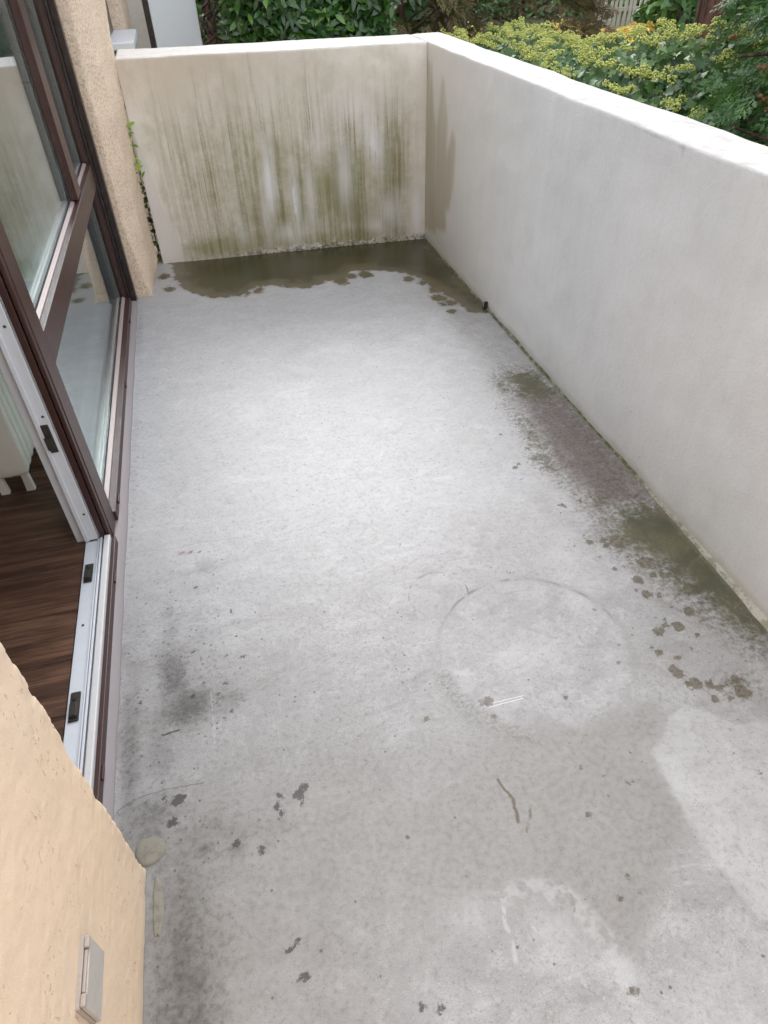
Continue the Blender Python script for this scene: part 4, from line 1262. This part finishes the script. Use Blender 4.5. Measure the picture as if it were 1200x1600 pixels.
for k in range(14):
    mb = MB(); z0 = rng.uniform(.4, 1.3); x0 = .24 + rng.uniform(0, .12)
    pts = [(x0 + .04 * j + .05 * math.sin(j + k), 8.35 + rng.uniform(-.1, .1), z0 + .10 * math.sin(j * .9 + k * 1.3) + rng.normal() * .015) for j in range(8)]
    mb.tube(pts, [.014 - .0013 * j for j in range(8)], 6); mb.build('branch', M['twig'], br, sm=True)
# backing hedge rows so that no gap shows the horizon
for nm, lab, b0, lo, hi in (('tall_hedge', 'tall dark evergreen hedge far behind the laurel hedge', (1.5, 13.2, -.6), (-3, 12.5, -.6), (4.8, 14.2, 3.2)),
                            ('tall_hedge', 'distant dark green hedge beyond the picket fence', (9, 24, -.6), (2.0, 23, -.6), (18, 25.5, 3.4)),
                            ('tall_hedge', 'dark hedge at the right side of the garden behind the conifer', (9.5, 8, -.6), (9.0, 0, -.6), (10.5, 15, 3.0))):
    h_ = thing(nm, lab, 'hedge', b0)
    n_ = 9000
    P = rng.uniform(lo, hi, (n_, 3))
    f = rng.random(n_) < .8
    if hi[0] - lo[0] > hi[1] - lo[1]: P[f, 1] = lo[1] + np.abs(rng.normal(0, .2, f.sum())) + .2 * np.sin(P[f, 0] * 2)
    else: P[f, 0] = lo[0] + np.abs(rng.normal(0, .2, f.sum()))
    me = joined('foliage', EV, EF, P, rotm(np.stack([rng.normal(-.2, .5, n_), rng.normal(-.8, .4, n_), rng.normal(.5, .4, n_)], -1)), rng.uniform(.16, .32, n_)); smooth(me)
    link('foliage', me, M['thuja'] if b0[0] > 5 else M['laurel'], h_)['kind'] = 'stuff'
    mb = MB(); mb.box((lo[0] + .5, lo[1] + .5, -.6), (hi[0] - .4, hi[1] - .3, hi[2] - .3)); mb.build('inner_branches', M['twig'], h_)

# red-brown trunk standing behind the ivy
tr_ = thing('tree_trunk', 'thick reddish brown tree trunk rising behind the ivy at the upper right', 'tree', (5.75, 8.0, -.6))
pts = [(5.80, 8.0, -.65), (5.78, 8.0, -.2), (5.77, 8.0, .4), (5.74, 8.0, 1.0), (5.70, 8.02, 1.8), (5.66, 8.0, 3.2), (5.6, 8.0, 4.6)]
mb = MB()
n_s = 26
rings = []
for i, p_ in enumerate(pts):
    rr = [.24, .17, .145, .14, .13, .12, .10][i]
    rings.append([mb.bm.verts.new((p_[0] + math.cos(a) * rr * (1 + .10 * math.sin(5 * a + i * .4) + .05 * math.sin(11 * a)), p_[1] + math.sin(a) * rr * (1 + .10 * math.sin(5 * a + i * .4)), p_[2])) for a in [2 * math.pi * k / n_s for k in range(n_s)]])
for a, b in zip(rings[:-1], rings[1:]):
    for k in range(n_s): mb.bm.faces.new((a[k], a[(k + 1) % n_s], b[(k + 1) % n_s], b[k]))
mb.build('trunk', M['bark'], tr_, sm=True)
P = np.stack([5.7 + rng.normal(0, .9, 1500), 8 + rng.normal(0, .9, 1500), rng.uniform(3.3, 5.0, 1500)], -1)
me = joined('crown', TV, TF, P, rot_dir(rng.normal(size=(1500, 3)) - (0, 0, .5), np.tile([0, 0, 1.], (1500, 1)) + rng.normal(0, .3, (1500, 3))), rng.uniform(.2, .35, 1500))
link('crown', me, M['thuja'], tr_)['kind'] = 'stuff'

# picket fence
pf = thing('picket_fence', 'pale weathered picket fence at the back of the garden', 'fence', (9, 16, -.6))
pm = MB(); pm.prism([(-.030, 0), (.030, 0), (.030, 1.02), (0, 1.08), (-.030, 1.02)], 'y', -.012, .012)
first = pm.build('picket', M['picket'], pf)
pmesh = first.data
first.location = (-.3, 0, 0)
for k in range(1, 40):
    o = bpy.data.objects.new('picket', pmesh); COL.objects.link(o); o.parent = pf
    o.location = (-.3 + k * .115, .0, rng.uniform(-.02, .02)); o.rotation_euler = (0, rng.normal() * .015, 0)
for zr in (-.35, .1):
    mb = MB(); mb.box((8.6, 16.014, zr), (13.2, 16.05, zr + .07)); mb.build('rail', M['picket'], pf)
for k in range(3):
    mb = MB(); mb.box((8.9 + k * 1.7, 16.052, -.6), (9.0 + k * 1.7, 16.14, .55)); mb.build('fence_post', M['twig'], pf)
# yellow autumn ground cover and fallen leaves
N = 16000
lx, ly = rng.uniform(5.5, 12, N), rng.uniform(8.5, 15.8, N)
P = np.stack([lx, ly, -.59 + .60 * np.clip((ly - 11) / 2, 0, 1) * (.8 + .25 * np.sin(lx * 3) * np.sin(ly * 2.3)) - np.abs(rng.normal(0, .05, N))], -1)
me = joined('fallen_leaves', EV, EF, P, rotm(np.stack([rng.normal(0, .5, N), rng.normal(-.3, .5, N), np.ones(N)], -1)), rng.uniform(.08, .16, N))
tag(link('fallen_leaves', me, M['autumn']), 'yellow and orange autumn leaves heaped in front of the picket fence', 'leaves', kind='stuff')

# climbing sprig in the gap between pillar and far wall
cl = thing('climbing_vine', 'thin bright green vine in the gap between the peach pillar and the far wall', 'vine', (-.355, 4.60, 0))
mb = MB()
pts = [(-.355, 4.63, -.02), (-.350, 4.62, .2), (-.352, 4.61, .45), (-.348, 4.59, .62), (-.352, 4.57, .80)]
mb.tube(pts, [.003, .003, .0025, .002, .0015], 6); mb.build('stem', M['twig'], cl)
lf = mesh_np('leaf', EV, EF); lf.materials.append(M['lime']); smooth(lf)
ld = mesh_np('leaf', IV, IF); ld.materials.append(M['ivy']); smooth(ld)
for k in range(70):
    t_ = k / 69
    hi_ = t_ > .62
    o = bpy.data.objects.new('leaf', lf if hi_ else ld); COL.objects.link(o); o.parent = cl
    z_ = t_ * .80 + rng.normal() * .012
    yb = 4.60 - (.09 if hi_ else 0)
    xb = -.350 + rng.normal() * .008 + (.008 - .020 * (t_ - .62) / .38 if hi_ else 0)
    o.location = (xb + .355, yb + rng.normal() * .014 - 4.60 + (-.005 if hi_ else .015), z_)
    o.rotation_euler = (rng.uniform(-1, 1), rng.uniform(-1, 1), rng.uniform(0, 6.28))
    s_ = rng.uniform(.022, .038) * (1.75 if hi_ else 1.15); o.scale = (s_, s_, s_)
